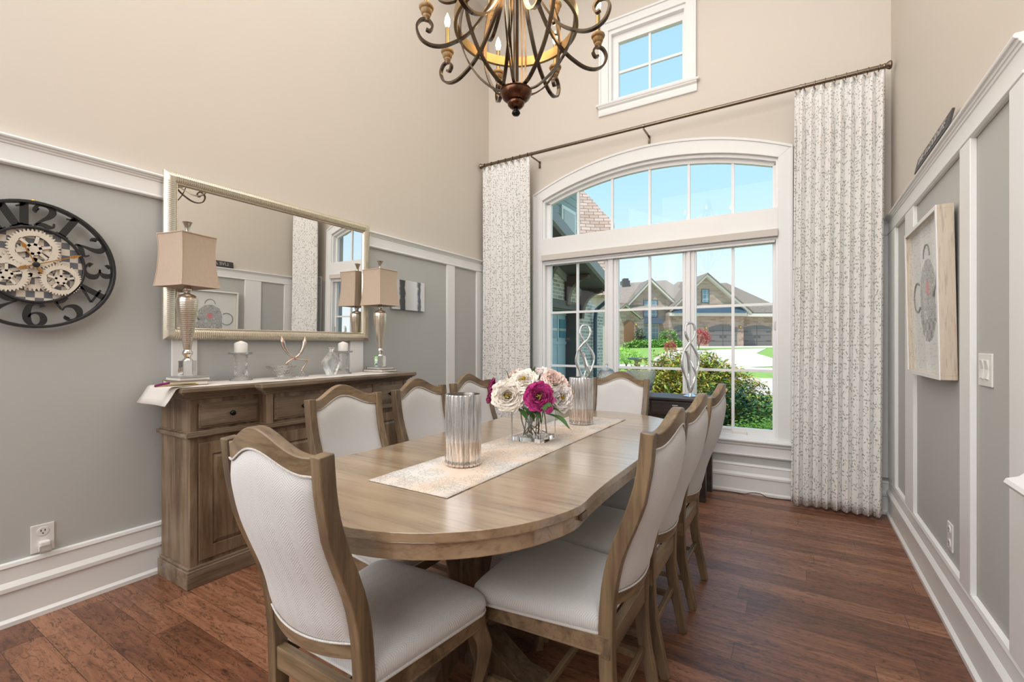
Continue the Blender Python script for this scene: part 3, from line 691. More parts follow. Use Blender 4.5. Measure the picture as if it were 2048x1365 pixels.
# glossy photo panel on the left wall
pp = empty('photo_panel', (XL+.012, 2.955, 1.640), 'small glossy black and white photo panel on the left wall behind the lamp', 'picture')
pp.rotation_euler = (0,0,PI/2)
b = NB('photo_with_reflections'); v = b.coord('Object'); x, y, z = b.sep(v)
f = b.ramp(b.math('ADD', b.math('MULTIPLY_ADD', x, 2.55, .5), b.math('MULTIPLY', b.math('SUBTRACT', b.noise(v, 20, 3), .5), .10)), (.0, .70), (.20, .62), (.24, .06), (.37, .05), (.40, .62), (.74, .80), (.80, .10), (.86, .12), (.885, .72), (1., .75))  # vertical bands paint the picture and its blurred reflections into the colour
b.pbr(f, .08)
m = MB(); m.box(-.198, .198, -.016, 0, -.128, .128); m.build('panel', 'photo_with_reflections', pp, bevel=.002)

# ================================================================== mirror
mr = empty('wall_mirror', (XL+.03, 1.805, 1.692), 'large champagne ribbed frame mirror hanging over the sideboard', 'mirror')
mr.rotation_euler = (math.radians(.75), 0, PI/2)      # face leans slightly forward
mw, mh, fw = .692, .452, .066
prof = [(0,0),(0,-.016),(.010,-.026),(.026,-.034),(.044,-.030),(.056,-.020),(.060,-.024),(.066,-.014),(.066,0)]
def mitre_frame(m, w, h, prof):
    n = len(prof); base = len(m.v)
    for sx, sz in ((-1,-1),(1,-1),(1,1),(-1,1)):
        for d, y in prof: m.v.append((sx*(w-d), y, sz*(h-d)))
    for c_ in range(4):
        e_ = (c_+1) % 4
        for i in range(n):
            j = (i+1) % n; m.f.append((base+c_*n+i, base+e_*n+i, base+e_*n+j, base+c_*n+j))
m = MB(); mitre_frame(m, mw, mh, prof); fo = m.build('frame', 'champagne_rib', mr, smooth=35)
m = MB()
for s_, L, rot in ((1, mw, 0), (-1, mw, 0), (1, mh, 1), (-1, mh, 1)):
    n = int((L-.05)*2/.0105)
    for i in range(n):
        p_ = -(L-.05)+(2*(L-.05))*(i+.5)/n
        off = [(.004,-.018),(.012,-.0285),(.026,-.0365),(.042,-.032),(.050,-.025)]
        if not rot: pts = [(p_, y, s_*(mh-d)) for d, y in off]
        else: pts = [(s_*(mw-d), y, p_) for d, y in off]
        m.strap(pts, (1,0,0) if not rot else (0,0,1), .0045, .003)
m.build('ribbing', 'champagne_rib', fo)
m = MB(); m.box(-mw+.06, mw-.06, -.010, -.004, -mh+.06, mh-.06); m.build('mirror_glass', 'mirror_silver', mr)

# ================================================================== clock
ck = empty('wall_clock', (XL+.004, .630, 1.566), 'round black skeleton wall clock with ivory gears and checkered centre', 'clock')
ck.rotation_euler = (0, 0, PI/2)
def ringx(m, r0, r1, y0, y1, n=64):
    prof = [(r0, y0), (r1, y0), (r1, y1), (r0, y1)]
    vs = []; 
    for k in range(n):
        a = 2*PI*k/n
        for r, y in prof: vs.append((r*math.cos(a), y, r*math.sin(a)))
    m.add(vs, [(k*4+i, ((k+1) % n)*4+i, ((k+1) % n)*4+(i+1) % 4, k*4+(i+1) % 4) for k in range(n) for i in range(4)])
m = MB(); ringx(m, .268, .281, -.050, -.012); m.build('outer_ring', 'black_paint', ck, smooth=30, bevel=.002)
m = MB(); ringx(m, .160, .170, -.042, -.016); m.build('inner_ring', 'black_paint', ck, smooth=30, bevel=.002)
b = NB('clock_checks'); v = b.coord('Object'); cc = b.n('ShaderNodeTexChecker'); b.put(cc, 'Vector', v); b.put(cc, 'Scale', 1/.029)
nz = b.noise(v, 30, 3); b.pbr(b.mix(cc.outputs['Fac'], b.mix(nz, (.72,.70,.65), (.66,.56,.44)), b.mix(nz, (.07,.08,.10), (.20,.21,.23))), .35)
m = MB(); m.lathe([(.001,0),(.165,0),(.165,.006),(.001,.006)], 48, M=Matrix.Translation((0,-.020,0)) @ Matrix.Rotation(PI/2, 4, 'X')); m.build('checkered_dial', 'clock_checks', ck)
DIG = {  # strokes of (x, y, width); glyph box 0..1 high, widths in the same units
 '1': ([[(.05,.78,.05),(.2,.86,.08),(.28,.97,.12)], [(.28,1,.20),(.28,0,.20)], [(.08,.02,.06),(.50,.02,.06)]], .55),
 '2': ([[(.12,.72,.20),(.06,.76,.16),(.10,.93,.08),(.30,1.,.07),(.52,.90,.15),(.56,.72,.18),(.46,.52,.15),(.25,.32,.09),(.06,.10,.06),(.05,.02,.05)], [(.05,.10,.06),(.25,.13,.14),(.45,.06,.14),(.58,.10,.07),(.60,.25,.05)]], .65),
 '3': ([[(.12,.78,.19),(.07,.84,.12),(.16,.97,.07),(.34,1.,.07),(.50,.88,.16),(.50,.68,.17),(.38,.55,.07),(.24,.53,.05)], [(.24,.53,.05),(.42,.50,.07),(.58,.36,.17),(.57,.14,.17),(.40,.01,.08),(.20,.0,.07),(.06,.14,.12),(.11,.22,.19)]], .65),
 '4': ([[(.44,1,.16),(.44,0,.20)], [(.42,.98,.07),(.22,.62,.07),(.02,.30,.06)], [(.02,.29,.07),(.66,.29,.07)], [(.26,.02,.05),(.62,.02,.05)]], .7),
 '5': ([[(.12,.98,.08),(.12,.60,.05)], [(.12,.95,.11),(.32,.92,.13),(.54,.97,.07)], [(.12,.55,.05),(.30,.64,.07),(.53,.54,.15),(.60,.32,.19),(.52,.10,.15),(.32,.0,.07),(.12,.06,.08),(.08,.18,.14),(.14,.22,.18)]], .66),
 '6': ([[(.54,.82,.17),(.50,.95,.09),(.36,1.,.07),(.18,.88,.13),(.09,.60,.18),(.09,.30,.19),(.18,.08,.13),(.34,0,.07),(.51,.09,.14),(.57,.28,.17),(.51,.48,.14),(.35,.56,.07),(.20,.50,.06),(.13,.36,.05)]], .66),
 '7': ([[(.05,.78,.06),(.07,.96,.10),(.25,.90,.15),(.45,.92,.10),(.60,1,.05)], [(.60,.98,.05),(.42,.66,.08),(.28,.34,.17),(.26,.02,.22)]], .62),
 '8': ([[(.32,.53,.10),(.14,.66,.14),(.12,.84,.12),(.32,1,.07),(.52,.84,.12),(.50,.66,.11),(.32,.54,.12),(.08,.36,.12),(.06,.16,.14),(.32,0,.07),(.58,.16,.14),(.56,.36,.14),(.32,.53,.10)]], .66),
 '9': ([[(.12,.18,.17),(.16,.05,.09),(.30,0,.07),(.48,.12,.13),(.57,.40,.18),(.57,.70,.19),(.48,.92,.13),(.32,1,.07),(.15,.91,.14),(.09,.72,.17),(.15,.52,.14),(.31,.44,.07),(.46,.5,.06),(.53,.64,.05)]], .66),
 '0': ([[(.32,1,.07),(.12,.84,.16),(.07,.5,.2),(.12,.16,.16),(.32,0,.07),(.52,.16,.16),(.57,.5,.2),(.52,.84,.16),(.32,1,.07)]], .66)}
for hr in range(1, 13):
    s_ = str(hr); m = MB(); hgt = .088; ang = PI/2-hr*PI/6; tot = sum(DIG[c_][1] for c_ in s_); x = -tot/2
    for c_ in s_:
        for st in DIG[c_][0]:
            if len(st) > 2: p_ = [tuple(q) for q in curve([Vector(q) for q in st], 5)]
            else: p_ = st
            m.strap([(x+q[0], 0, q[1]-.5) for q in p_], (0,1,0), .05, [max(.045, q[2]*1.25) for q in p_])
        x += DIG[c_][1]
    R_ = Matrix.Translation((.219*math.cos(ang), -.034, .219*math.sin(ang))) @ Matrix.Rotation(-(ang-PI/2)+(PI if 4 <= hr <= 8 else 0), 4, 'Y') @ Matrix.Diagonal((hgt*1.25, .10, hgt*1.14, 1))
    m.v = [tuple(R_ @ Vector(p)) for p in m.v]; m.build('numeral', 'black_paint', ck)
def gear(cx, cz, r, teeth, spokes, y, hub=.3, inner=.66, mat='ivory'):
    m = MB(); n = teeth*4; outer = []
    for k in range(n):
        a = 2*PI*k/n; rr = r if k % 4 in (1, 2) else r*.90; outer.append((rr*math.cos(a), rr*math.sin(a)))
    ri = r*inner; vs = []
    for k in range(n):
        a = 2*PI*k/n
        for yy in (y, y-.004):
            vs.append((cx+outer[k][0], yy, cz+outer[k][1])); vs.append((cx+ri*math.cos(a), yy, cz+ri*math.sin(a)))
    fs = []
    for k in range(n):
        j = (k+1) % n; a, b_ = k*4, j*4
        fs += [(a, b_, b_+1, a+1), (a+2, a+3, b_+3, b_+2), (a, a+2, b_+2, b_), (a+1, b_+1, b_+3, a+3)]
    m.add(vs, fs)
    for k in range(spokes):
        a = 2*PI*k/spokes+.3
        m.strap([(cx+r*hub*.6*math.cos(a), y-.002, cz+r*hub*.6*math.sin(a)), (cx+ri*1.04*math.cos(a), y-.002, cz+ri*1.04*math.sin(a))], (0,1,0), .004, r*.13)
    m.lathe([(r*.08,0),(r*hub,0),(r*hub,.004),(r*.08,.004)], 24, M=Matrix.Translation((cx, y, cz)) @ Matrix.Rotation(PI/2, 4, 'X'))
    m.build('gear', mat, ck)
b = NB('ivory'); v = b.coord(); b.pbr(b.mix(b.noise(v, 25, 4), (.74,.70,.62), (.66,.58,.46)), .45)
gear(-.005, .068, .088, 40, 6, -.034); gear(.082, -.058, .072, 40, 5, -.038); gear(-.008, -.012, .105, 44, 6, -.028, .42, .72); gear(-.09, -.055, .072, 34, 5, -.040)
def hand(length, ang, w):
    m = MB(); d = Vector((math.cos(ang), 0, math.sin(ang))); c0 = Vector((0, -.0475, 0))
    m.strap([c0-d*length*.38, c0-d*length*.30, c0-d*length*.22, c0, c0+d*length*.72, c0+d*length*.80, c0+d*length*.88, c0+d*length], (0,1,0), .0015, [.001, w*2.3, w, w*.7, w*.6, w*2.4, w*1.8, .001])
    return m
hand(.105, math.radians(116), .007).build('hour_hand', 'copper', ck); hand(.165, math.radians(23), .0065).build('minute_hand', 'copper', ck)
m = MB(); m.lathe([(.012,0),(.012,.010),(.006,.012),(.001,.012)], 16, M=Matrix.Translation((0,-.042,0)) @ Matrix.Rotation(PI/2, 4, 'X')); m.build('centre_cap', 'black_paint', ck)
m = MB(); m.sphere((0,-.006,.288), .008); m.build('hanger', 'brass', ck, smooth=60)

# ================================================================== dining table
tb = empty('dining_table', (TX, TY, 0), 'long weathered wood double pedestal dining table with rounded ends', 'table')
def outline(hw, R, cy, inset=0., seg=20):
    """half circle ends of radius R slightly wider than the straight sides"""
    pts = []
    for s_ in (1, -1):
        c_ = []
        for i in range(seg+1):
            a = -math.pi*.06+(math.pi*1.12)*i/seg; r = R-inset
            x, y = r*math.cos(a), cy+r*math.sin(a)
            c_.append((x*s_, y*s_))
        pts += c_
    return [(math.copysign(max(abs(x), 0), x), y) for x, y in pts]
def side_clean(pts, hw):   # ease the ends into the straight sides
    return pts
m = MB()
top = outline(.508, .540, .585)
# straighten: insert side points
def table_poly(inset):
    P = []
    R = .527-inset; hw = .508-inset; cy = .598
    a0 = -math.acos(min(1, (hw+.004)/R))
    for s_ in (1, -1):
        for dx, dy in ((0,-.22),(.002,-.13),(.0055,-.05),(.0105,.01),(.0135,.045)): P.append((s_*(hw+dx), s_*(cy+dy)))
        for i in range(29):
            a = .155+(PI-.31)*i/28; P.append((s_*R*math.cos(a), s_*(cy+R*math.sin(a))))
        for dx, dy in ((.0135,.045),(.0105,.01),(.0055,-.05),(.002,-.13),(0,-.22)): P.append((-s_*(hw+dx), s_*(cy+dy)))
    return P
m.prism(table_poly(0), 'z', .738, .762)
m.prism([(x*.996, y*.998) for x, y in table_poly(0)], 'z', .735, .738)
m.build('tabletop', 'table_wood', tb, bevel=.004)
m = MB(); m.prism(table_poly(.016), 'z', .688, .736); m.build('apron', 'table_wood', tb, bevel=.003)
for sx in (1, -1):
    for yy in (-.62, 0, .62):
        m = MB(); m.box(sx*.512-.006, sx*.512+.006, yy-.02-.01, yy+.01, .708, .730); m.build('leaf_catch', 'sideboard_wood_h', tb, bevel=.002)
for sy in (1, -1):
    yc = sy*.50
    m = MB()
    for a in (PI/4, 3*PI/4, 5*PI/4, 7*PI/4):
        p_ = [(math.cos(a)*r, yc+math.sin(a)*r, z) for r, z in ((.06,.68),(.09,.62),(.075,.50),(.05,.38),(.055,.27),(.09,.18))]
        m.strap(curve(p_, 4), (-math.sin(a), math.cos(a), 0), .075, .05)
    m.box(-.07, .07, yc-.07, yc+.07, .12, .30); m.box(-.30, .30, yc-.06, yc+.06, .655, .69)
    m.build('pedestal', 'table_wood_dark', tb, bevel=.006)
    m = MB()
    for s_ in (1, -1):
        m.prism([(s_*.02, .12), (s_*.02, .20), (s_*.12, .17), (s_*.24, .095), (s_*.31, .088), (s_*.325, .065), (s_*.325, .0), (s_*.26, .0), (s_*.25, .03), (s_*.10, .06), (s_*.02, .06)], 'y', yc-.05, yc+.05)
    m.build('foot', 'table_wood_dark', tb, bevel=.004)
    m = MB(); p_ = [(-.0, yc+sy*r, z) for r, z in ((.04,.17),(.15,.15),(.24,.09),(.33,.04))]
    m.strap(curve(p_, 4), (1,0,0), .095, .075); m.build('foot', 'table_wood_dark', tb, bevel=.004)
m = MB(); m.box(-.035, .035, -.45, .45, .18, .27); m.build('stretcher', 'table_wood_dark', tb, bevel=.004)

# runner
m = MB(); nx, ny = 8, 60
for j in range(ny+1):
    for i in range(nx+1):
        x = -.168+.336*i/nx; y = -.828+1.656*j/ny; z = .7632+.0006*math.sin(j*.9)*math.sin(i*1.1)+(.0012 if i in (0, nx) and j % 9 == 4 else 0)
        m.v.append((x, y, z))
for j in range(ny):
    for i in range(nx): a = j*(nx+1)+i; m.f.append((a, a+1, a+nx+2, a+nx+1))
o = m.build('table_runner', 'runner_print', smooth=60, loc=(TX, 1.873, 0)); md = o.modifiers.new('s', 'SOLIDIFY'); md.thickness = .0018; md.offset = 1
tag(o, 'flowered peach and grey cloth runner down the middle of the dining table', 'table runner')

# ================================================================== chairs
OFF = smoothtab([(0,-.050),(.10,-.028),(.24,.0),(.38,.004),(.48,.0),(.57,-.012),(.644,-.032),(.72,-.062),(.79,-.087),(.88,-.106),(.98,-.116)])
HW = [(0,.175),(.40,.190),(.52,.192),(.98,.200)]
def chair(name, loc, rz, label, group):
    t = empty(name, loc, label, 'chair', group, rz)
    off = lambda z: interp(OFF, z)
    for s_ in (-1, 1):            # rear leg running up into the back post
        m = MB(); pts = []; ws = []; ts = []
        for i in range(27):
            z = .0+.978*i/26; pts.append((s_*(interp(HW, z)-.017), off(z)-.019, z)); ws.append(.034); ts.append(.030+.012*min(1, z/.25) if z < .8 else .038)
        m.strap(pts, (1,0,0), ws, ts); lg = m.build('leg', 'chair_wood', t, smooth=40, bevel=.003)
        m = MB(); m.lathe([(.010,0),(.010,.004)], 10, c=(s_*.158, off(0)-.018, -.003)); m.build('foot_pad', 'black_paint', lg) if False else None
    for s_ in (-1, 1):            # cabriole front leg
        p_ = curve([(s_*.200,.400,.395),(s_*.200,.402,.345),(s_*.212,.418,.285),(s_*.204,.408,.20),(s_*.190,.390,.115),(s_*.192,.392,.05),(s_*.204,.408,0.0)], 5)
        n = len(p_); ws = [interp([(0,.034),(.05,.026),(.115,.025),(.20,.034),(.285,.048),(.345,.048),(.4,.044)], q.z) for q in p_]
        m = MB(); m.strap(p_, (s_*.7071, -.7071, 0), ws, [w*1.0 for w in ws]); m.build('leg', 'chair_wood', t, smooth=45, bevel=.004)
    # seat rails
    m = MB()
    Mf = lambda y: .185+(.232-.185)*(y/.42)
    m.box(-.19, .19, -.030, -.004, .335, .395)
    m.box(-.198, .198, .388, .412, .345, .395)
    for s_ in (-1, 1):
        m.prism([(s_*.166, -.01), (s_*.190, -.01), (s_*.218, .40), (s_*.194, .40)], 'z', .342, .396)
        m.prism([(s_*.166, -.005), (s_*.1925, -.005), (s_*.2205, .40), (s_*.194, .40)], 'z', .342, .349)
    m.build('seat_frame', 'chair_wood_rail', t, bevel=.002)
    # stretchers
    m = MB(); m.box(-.165, .165, -.032, -.014, .165, .187); m.build('stretcher', 'chair_wood_rail', t, bevel=.002)
    for s_ in (-1, 1):
        m = MB(); m.prism([(s_*.158,-.025),(s_*.176,-.025),(s_*.200,.39),(s_*.182,.39)], 'z', .125, .148); m.build('stretcher', 'chair_wood_rail', t, bevel=.002)
    m = MB(); m.box(-.176, .176, .19, .208, .126, .147); m.build('stretcher', 'chair_wood_rail', t, bevel=.002)
    # seat cushion: rounded trapezoid, domed
    def seat_ring(k, z):   # k inset
        P = []
        def corner(cx, cy, r, a0, a1, n=6):
            for i in range(n+1):
                a = a0+(a1-a0)*i/n; P.append(((cx+r*math.cos(a)), cy+r*math.sin(a), z))
        f = .236-k; r_ = .188-k*.6; yb = .005+k*.4; yf = .425-k
        corner(f-.05, yf-.05, .05, 0, PI/2); P.append((0, yf+.010, z)); corner(-(f-.05), yf-.05, .05, PI/2, PI)
        corner(-(r_-.01), yb+.01, .01, PI, 1.5*PI, 3); corner(r_-.01, yb+.01, .01, 1.5*PI, 2*PI, 3)
        return P
    m = MB(); lv = [(.012,.396),(.002,.402),(-.003,.415),(.0,.432),(.012,.447),(.045,.458),(.10,.464),(.16,.466)]
    rings = [seat_ring(k, z) for k, z in lv]; n = len(rings[0])
    for r_ in rings: m.v += r_
    for i in range(len(rings)-1):
        for k in range(n): m.f.append((i*n+k, i*n+(k+1) % n, (i+1)*n+(k+1) % n, (i+1)*n+k))
    m.f.append(tuple(range((len(rings)-1)*n, len(rings)*n))); m.f.append(tuple(range(n))[::-1])
    st = m.build('seat', 'seat_fabric', t, smooth=70)
    m = MB(); m.tube(seat_ring(0.0, .3985), .0042, 6, closed=True); m.build('piping', 'piping_fabric', st, smooth=60)
    # back: crest rail, upholstered panel, lower rail
    wi = .166
    bell = lambda x: .5*(1+math.cos(PI*min(1, abs(x)/.150)))
    ztop = lambda x: .972+.055*bell(x)**.9
    zpan = lambda x: .930+.048*bell(x)**.9
    zlow = lambda x: .516-.010*(1-(x/.166)**2)
    m = MB(); nx = 32; y_t = .030
    for i in range(nx+1):
        x = -wi+2*wi*i/nx
        for z, dy in ((zpan(x)-.004, 0), (ztop(x), 0), (ztop(x), -y_t), (zpan(x)-.004, -y_t)):
            m.v.append((x, off(min(z, .98))+dy-.004-.034*(1-(x/wi)**2), z))
    for i in range(nx):
        for k in range(4): m.f.append((i*4+k, i*4+(k+1) % 4, i*4+4+(k+1) % 4, i*4+4+k))
    m.f += [(0,1,2,3), tuple(nx*4+k for k in (3,2,1,0))]
    m.build('crest_rail', 'chair_wood_rail', t, smooth=35, bevel=.003)
    m = MB()
    for i in range(nx+1):
        x = -.172+.344*i/nx; bow = -.036*(1-(x/.172)**2)
        for z, dy in ((zlow(min(.166, abs(x)))-.040, 0), (zlow(min(.166, abs(x)))+.002, 0), (zlow(min(.166, abs(x)))+.002, -.024), (zlow(min(.166, abs(x)))-.040, -.024)):
            m.v.append((x, off(z)+dy-.006+bow, z))
    for i in range(nx):
        for k in range(4): m.f.append((i*4+k, i*4+(k+1) % 4, i*4+4+(k+1) % 4, i*4+4+k))
    m.f += [(0,1,2,3), tuple(nx*4+k for k in (3,2,1,0))]
    m.build('lower_rail', 'chair_wood_rail', t, smooth=35, bevel=.002)
    m = MB(); nx, nz = 22, 22; idx = {}
    for side in (0, 1):
        for j in range(nz+1):
            for i in range(nx+1):
                x = -.170+.340*i/nx; t_ = j/nz; z = zlow(min(.166, abs(x)))+(zpan(x)-zlow(min(.166, abs(x))))*t_
                x = x*(interp(HW, z)-.03)/(.170)
                edge = min(1., min(i, nx-i)/2.5)*min(1., min(j, nz-j)/2.5); th = .009+.016*math.sqrt(max(0, edge))
                bow = -(.036-.002*t_)*(1-min(1, abs(x)/.172)**2)
                idx[side, j, i] = len(m.v); m.v.append((x, off(z)-.020+bow+(th if side == 0 else -th*.85), z))
    for side in (0, 1):
        for j in range(nz):
            for i in range(nx):
                q = (idx[side,j,i], idx[side,j,i+1], idx[side,j+1,i+1], idx[side,j+1,i]); m.f.append(q if side == 0 else q[::-1])
    bd = [(0,i) for i in range(nx+1)]+[(j,nx) for j in range(1,nz+1)]+[(nz,i) for i in range(nx-1,-1,-1)]+[(j,0) for j in range(nz-1,0,-1)]
    for a, b_ in zip(bd, bd[1:]+bd[:1]): m.f.append((idx[0,a[0],a[1]], idx[1,a[0],a[1]], idx[1,b_[0],b_[1]], idx[0,b_[0],b_[1]]))
    bp_ = m.build('back_panel', 'back_fabric', t, smooth=60)
    m = MB()
    for sd, dy in ((0, .006), (1, -.005)):
        pts = [Vector(m2) for m2 in []]
        vv = bp_.data.vertices; pts = [vv[idx[sd, a, c_]].co.copy()+Vector((0, dy, 0)) for a, c_ in bd[::1]]
        m.tube(pts, .0030, 5, closed=True)
    m.build('piping', 'piping_fabric', bp_, smooth=60)
    return t
G = 'upholstered dining chairs around the table'
c0 = chair('dining_chair', (-1.040, .757, 0), 0, 'upholstered wood dining chair at the near end of the table, its back to the viewer', G)
for i, (x, y, rz, l) in enumerate([
    (-.468, 1.418, PI/2, 'dining chair on the right side of the table, nearest the viewer'),
    (-.473, 1.876, PI/2, 'middle one of the three dining chairs on the right side of the table'),
    (-.470, 2.392, PI/2, 'dining chair on the right side of the table, farthest and nearest the window'),
    (-1.625, 1.400, -PI/2, 'dining chair on the sideboard side of the table, nearest the viewer'),
    (-1.625, 1.893, -PI/2, 'middle one of the three dining chairs on the sideboard side, behind the mercury glass'),
    (-1.630, 2.367, -PI/2, 'dining chair on the sideboard side, farthest, beside the red and white flowers'),
    (-1.040, 2.990, PI, 'dining chair at the far end of the table in front of the window')]):
    dup(c0, (x, y, 0), rz, l)

# ================================================================== things on the table
def merc_vase(loc, label, ph=0):
    o = empty('mercury_glass_vase', loc, label, 'candle holder', 'ribbed mercury glass cylinders on the runner', ph)
    m = MB(); n = 22*6; prof = [(.060,0),(.066,.004),(.067,.012),(.064,.018),(.0655,.03),(.0655,.258),(.0645,.262),(.0615,.262)]
    vs = []
    for r, z in prof:
        for k in range(n):
            a = 2*PI*k/n; s_ = abs(math.sin(11*a)); vs.append((r*(1+.075*(s_**.6)-.04)*math.cos(a), r*(1+.075*(s_**.6)-.04)*math.sin(a), z))
    fs = [(i*n+k, i*n+(k+1) % n, (i+1)*n+(k+1) % n, (i+1)*n+k) for i in range(len(prof)-1) for k in range(n)] + [tuple(range(n))[::-1]]
    m.add(vs, fs); m.build('cylinder', 'mercury_glass', o, smooth=75)
    m = MB(); m.lathe([(.0615,.2615),(.0585,.250),(.0580,.015),(.001,.014)], 44, flute=22, famp=.02, caps=False); m.build('inner_wall', metal('dark_inner_silver', (.30,.28,.26), .35, .5, 60).name, o, smooth=60)  # inner wall coloured darker than the outside so the opening reads dark
    return o
v1 = merc_vase((TX-.025, 1.372, .7655), 'ribbed mercury glass cylinder on the near part of the runner')
v2 = dup(v1, (TX, 2.425, .7655), .3, 'ribbed mercury glass cylinder on the far part of the runner behind the flowers')

vx, vy = TX-.02, 1.905; vz = .7655
gv = empty('glass_vase', (vx, vy, vz), 'square clear glass vase holding the peony bouquet', 'vase'); gv.rotation_euler = (0, 0, .03)
def rbox(m, h, z0, z1, r=.01):
    P = []
    for cx, cy, a0 in ((h-r,h-r,0),(-h+r,h-r,PI/2),(-h+r,-h+r,PI),(h-r,-h+r,1.5*PI)):
        for i in range(5): a = a0+PI/2*i/4; P.append((cx+r*math.cos(a), cy+r*math.sin(a)))
    return P
m = MB(); P0, P1 = rbox(m, .080, 0, 0), rbox(m, .074, 0, 0, .006); n = len(P0)
lv = [(P0, 0), (P0, .150), (P1, .150), (P1, .020)]
for P, z in lv: m.v += [(x, y, z) for x, y in P]
for i in range(3):
    for k in range(n): m.f.append((i*n+k, i*n+(k+1) % n, (i+1)*n+(k+1) % n, (i+1)*n+k))
m.f += [tuple(range(n))[::-1], tuple(range(3*n, 4*n))]
m.build('vase_body', 'clear_glass', gv, smooth=30)
BQ = 'faux peony stems in the glass vase'
rnd = random.Random(5)
def bloom_mesh(m, R, layers, ruffle, open_, rnd):
    """cupped ruffled petals in rings; z is the facing axis"""
    for li in range(layers):
        f = li/(max(1, layers-1)); n = int(5+7*f); tilt = open_*(.18+.95*f); Lr = R*(.55+.5*f)
        for k in range(n):
            a = 2*PI*(k+.5*(li % 2))/n+rnd.uniform(-.15,.15); wd = R*(.40+.30*f)*rnd.uniform(.85,1.15); nu, nv = 6, 6; base = len(m.v)
            tt = tilt*rnd.uniform(.9,1.1); L = Lr*rnd.uniform(.9,1.06)
            for j in range(nv+1):
                v_ = j/nv; an = -.95+(tt+.95)*v_**.8      # curved petal leaning outwards
                rad = R*.10+L*.62*math.sin(min(PI/2, (tt)*.75))*v_**.9+R*.16*f*v_
                zz = -R*.28+L*1.02*math.cos(tt*.85)*v_**.75+R*.05*(1-f)-R*.25*f*v_**3
                for i in range(nu+1):
                    u = (i/nu-.5)*2; ww = wd*math.sin(PI*(.12+.62*v_))*1.05
                    cup = -.16*R*(1-u*u)*v_*0+.13*R*u*u*v_
                    ru = ruffle*R*.07*math.sin(u*6+k*2.1+li)*v_**2
                    ra = rad-cup*.9
                    lx = ra*math.cos(a)-u*ww*math.sin(a); ly = ra*math.sin(a)+u*ww*math.cos(a)
                    m.v.append((lx, ly, zz+ru-.05*R*u*u*v_))
            for j in range(nv):
                for i in range(nu): q = base+j*(nu+1)+i; m.f.append((q, q+1, q+nu+2, q+nu+1))
def peony(pos, R, dirv, mat, label, layers=7, ruffle=1., op=1., stamen=True, stemend=None):
    top = Vector(pos); d = Vector(dirv).normalized()
    r = empty('peony', (vx, vy, vz+.024), label, 'flower', BQ)
    org = Vector((vx, vy, vz+.024)); q = d.to_track_quat('Z', 'Y').to_matrix().to_4x4(); q.translation = top-org
    m = MB(); bloom_mesh(m, R, layers, ruffle, op, rnd); m.v = [tuple(q @ Vector(p)) for p in m.v]
    b_ = m.build('bloom', mat, r, smooth=80)
    if stamen:
        m = MB()
        for k in range(16):
            a = rnd.uniform(0, 2*PI); s_ = rnd.uniform(.02, .16)*R
            m.tube([q @ Vector((s_*math.cos(a)*.6, s_*math.sin(a)*.6, R*.02)), q @ Vector((s_*math.cos(a)*1.3, s_*math.sin(a)*1.3, R*.34))], R*.022, 4)
        m.build('stamen', 'stamen_yellow', b_)
    e_ = Vector(stemend or (rnd.uniform(-.05,.05), rnd.uniform(-.05,.05), 0)); base = top-org-d*R*.35
    mid = Vector((base.x*.35+e_.x*.3, base.y*.35+e_.y*.3, .135))
    mid.x = max(-.062, min(.062, mid.x)); mid.y = max(-.062, min(.062, mid.y))
    m = MB(); m.tube([tuple(p) for p in curve([e_, (e_+mid)/2, mid, base], 4)], .0030, 6); m.build('stem', 'stem_green', r, smooth=60)
    return r
# camera-facing directions: viewer is towards (+.47,-.88)
P = [ # (dx along camera right, dz, depth, R, facing, material, label)
 ((-.122, .212, -.060), .090, (.45,-.85,.15), 'petal_cream', 'large open cream peony with a yellow centre at the left front of the bouquet', 7, .8),
 ((-.045, .272, -.025), .086, (.2,-.6,.65), 'petal_cream', 'cream peony at the upper middle of the bouquet', 7, .9),
 (( .020, .212, -.100), .078, (.45,-.85,.12), 'petal_magenta', 'large ruffled magenta peony at the front centre of the bouquet', 8, 1.7),
 (( .095, .278, -.010), .080, (.65,-.45,.55), 'petal_blush', 'blush pink peony at the upper right of the bouquet', 8, 1.2),
 (( .122, .200, -.045), .080, (.75,-.65,.1), 'petal_white', 'white peony at the right front of the bouquet', 8, 1.2),
 (( .160, .232, .040), .066, (.9,-.1,.3), 'petal_blush', 'pale pink peony at the far right edge of the bouquet', 7, 1.2),
 (( .025, .300, .050), .074, (.0,-.1,1.), 'petal_white', 'white peony at the top back of the bouquet', 7, 1.2),
 ((-.095, .280, .045), .070, (-.5,-.1,.75), 'petal_blush', 'pink and peach peony at the upper left back of the bouquet', 7, 1.3),
 ((-.030, .205, -.050), .066, (.3,-.9,-.1), 'petal_white', 'white peony tucked between the cream one and the magenta one', 6, 1.1),
]
rt = Vector((math.cos(YAW), math.sin(YAW), 0)); fw_ = Vector((-math.sin(YAW), math.cos(YAW), 0))
for (a, h_, dp), R, dr, mt, lb, ly, rf in P:
    pos = Vector((vx, vy, vz))+rt*a+fw_*dp+Vector((0,0,h_))
    # 'dr' is expressed as (right, forward, up)
    dv = rt*(dr[0]-.45)*1.0+fw_*dr[1]+Vector((0,0,dr[2]))
    peony(pos, R, dv, mt, lb, ly, rf, 1., mt in ('petal_cream','petal_white','petal_magenta'))
for (a, h_, dp), R, lb in (((-.200,.205,-.03), .044, 'small dark magenta peony low at the left edge of the bouquet'), ((-.192,.262,-.02), .040, 'small magenta peony above the other at the left edge of the bouquet')):
    peony(Vector((vx,vy,vz))+rt*a+fw_*dp+Vector((0,0,h_)), R, rt*-.8+Vector((0,0,.3)), 'petal_magenta', lb, 5, 1.5, 1., False)
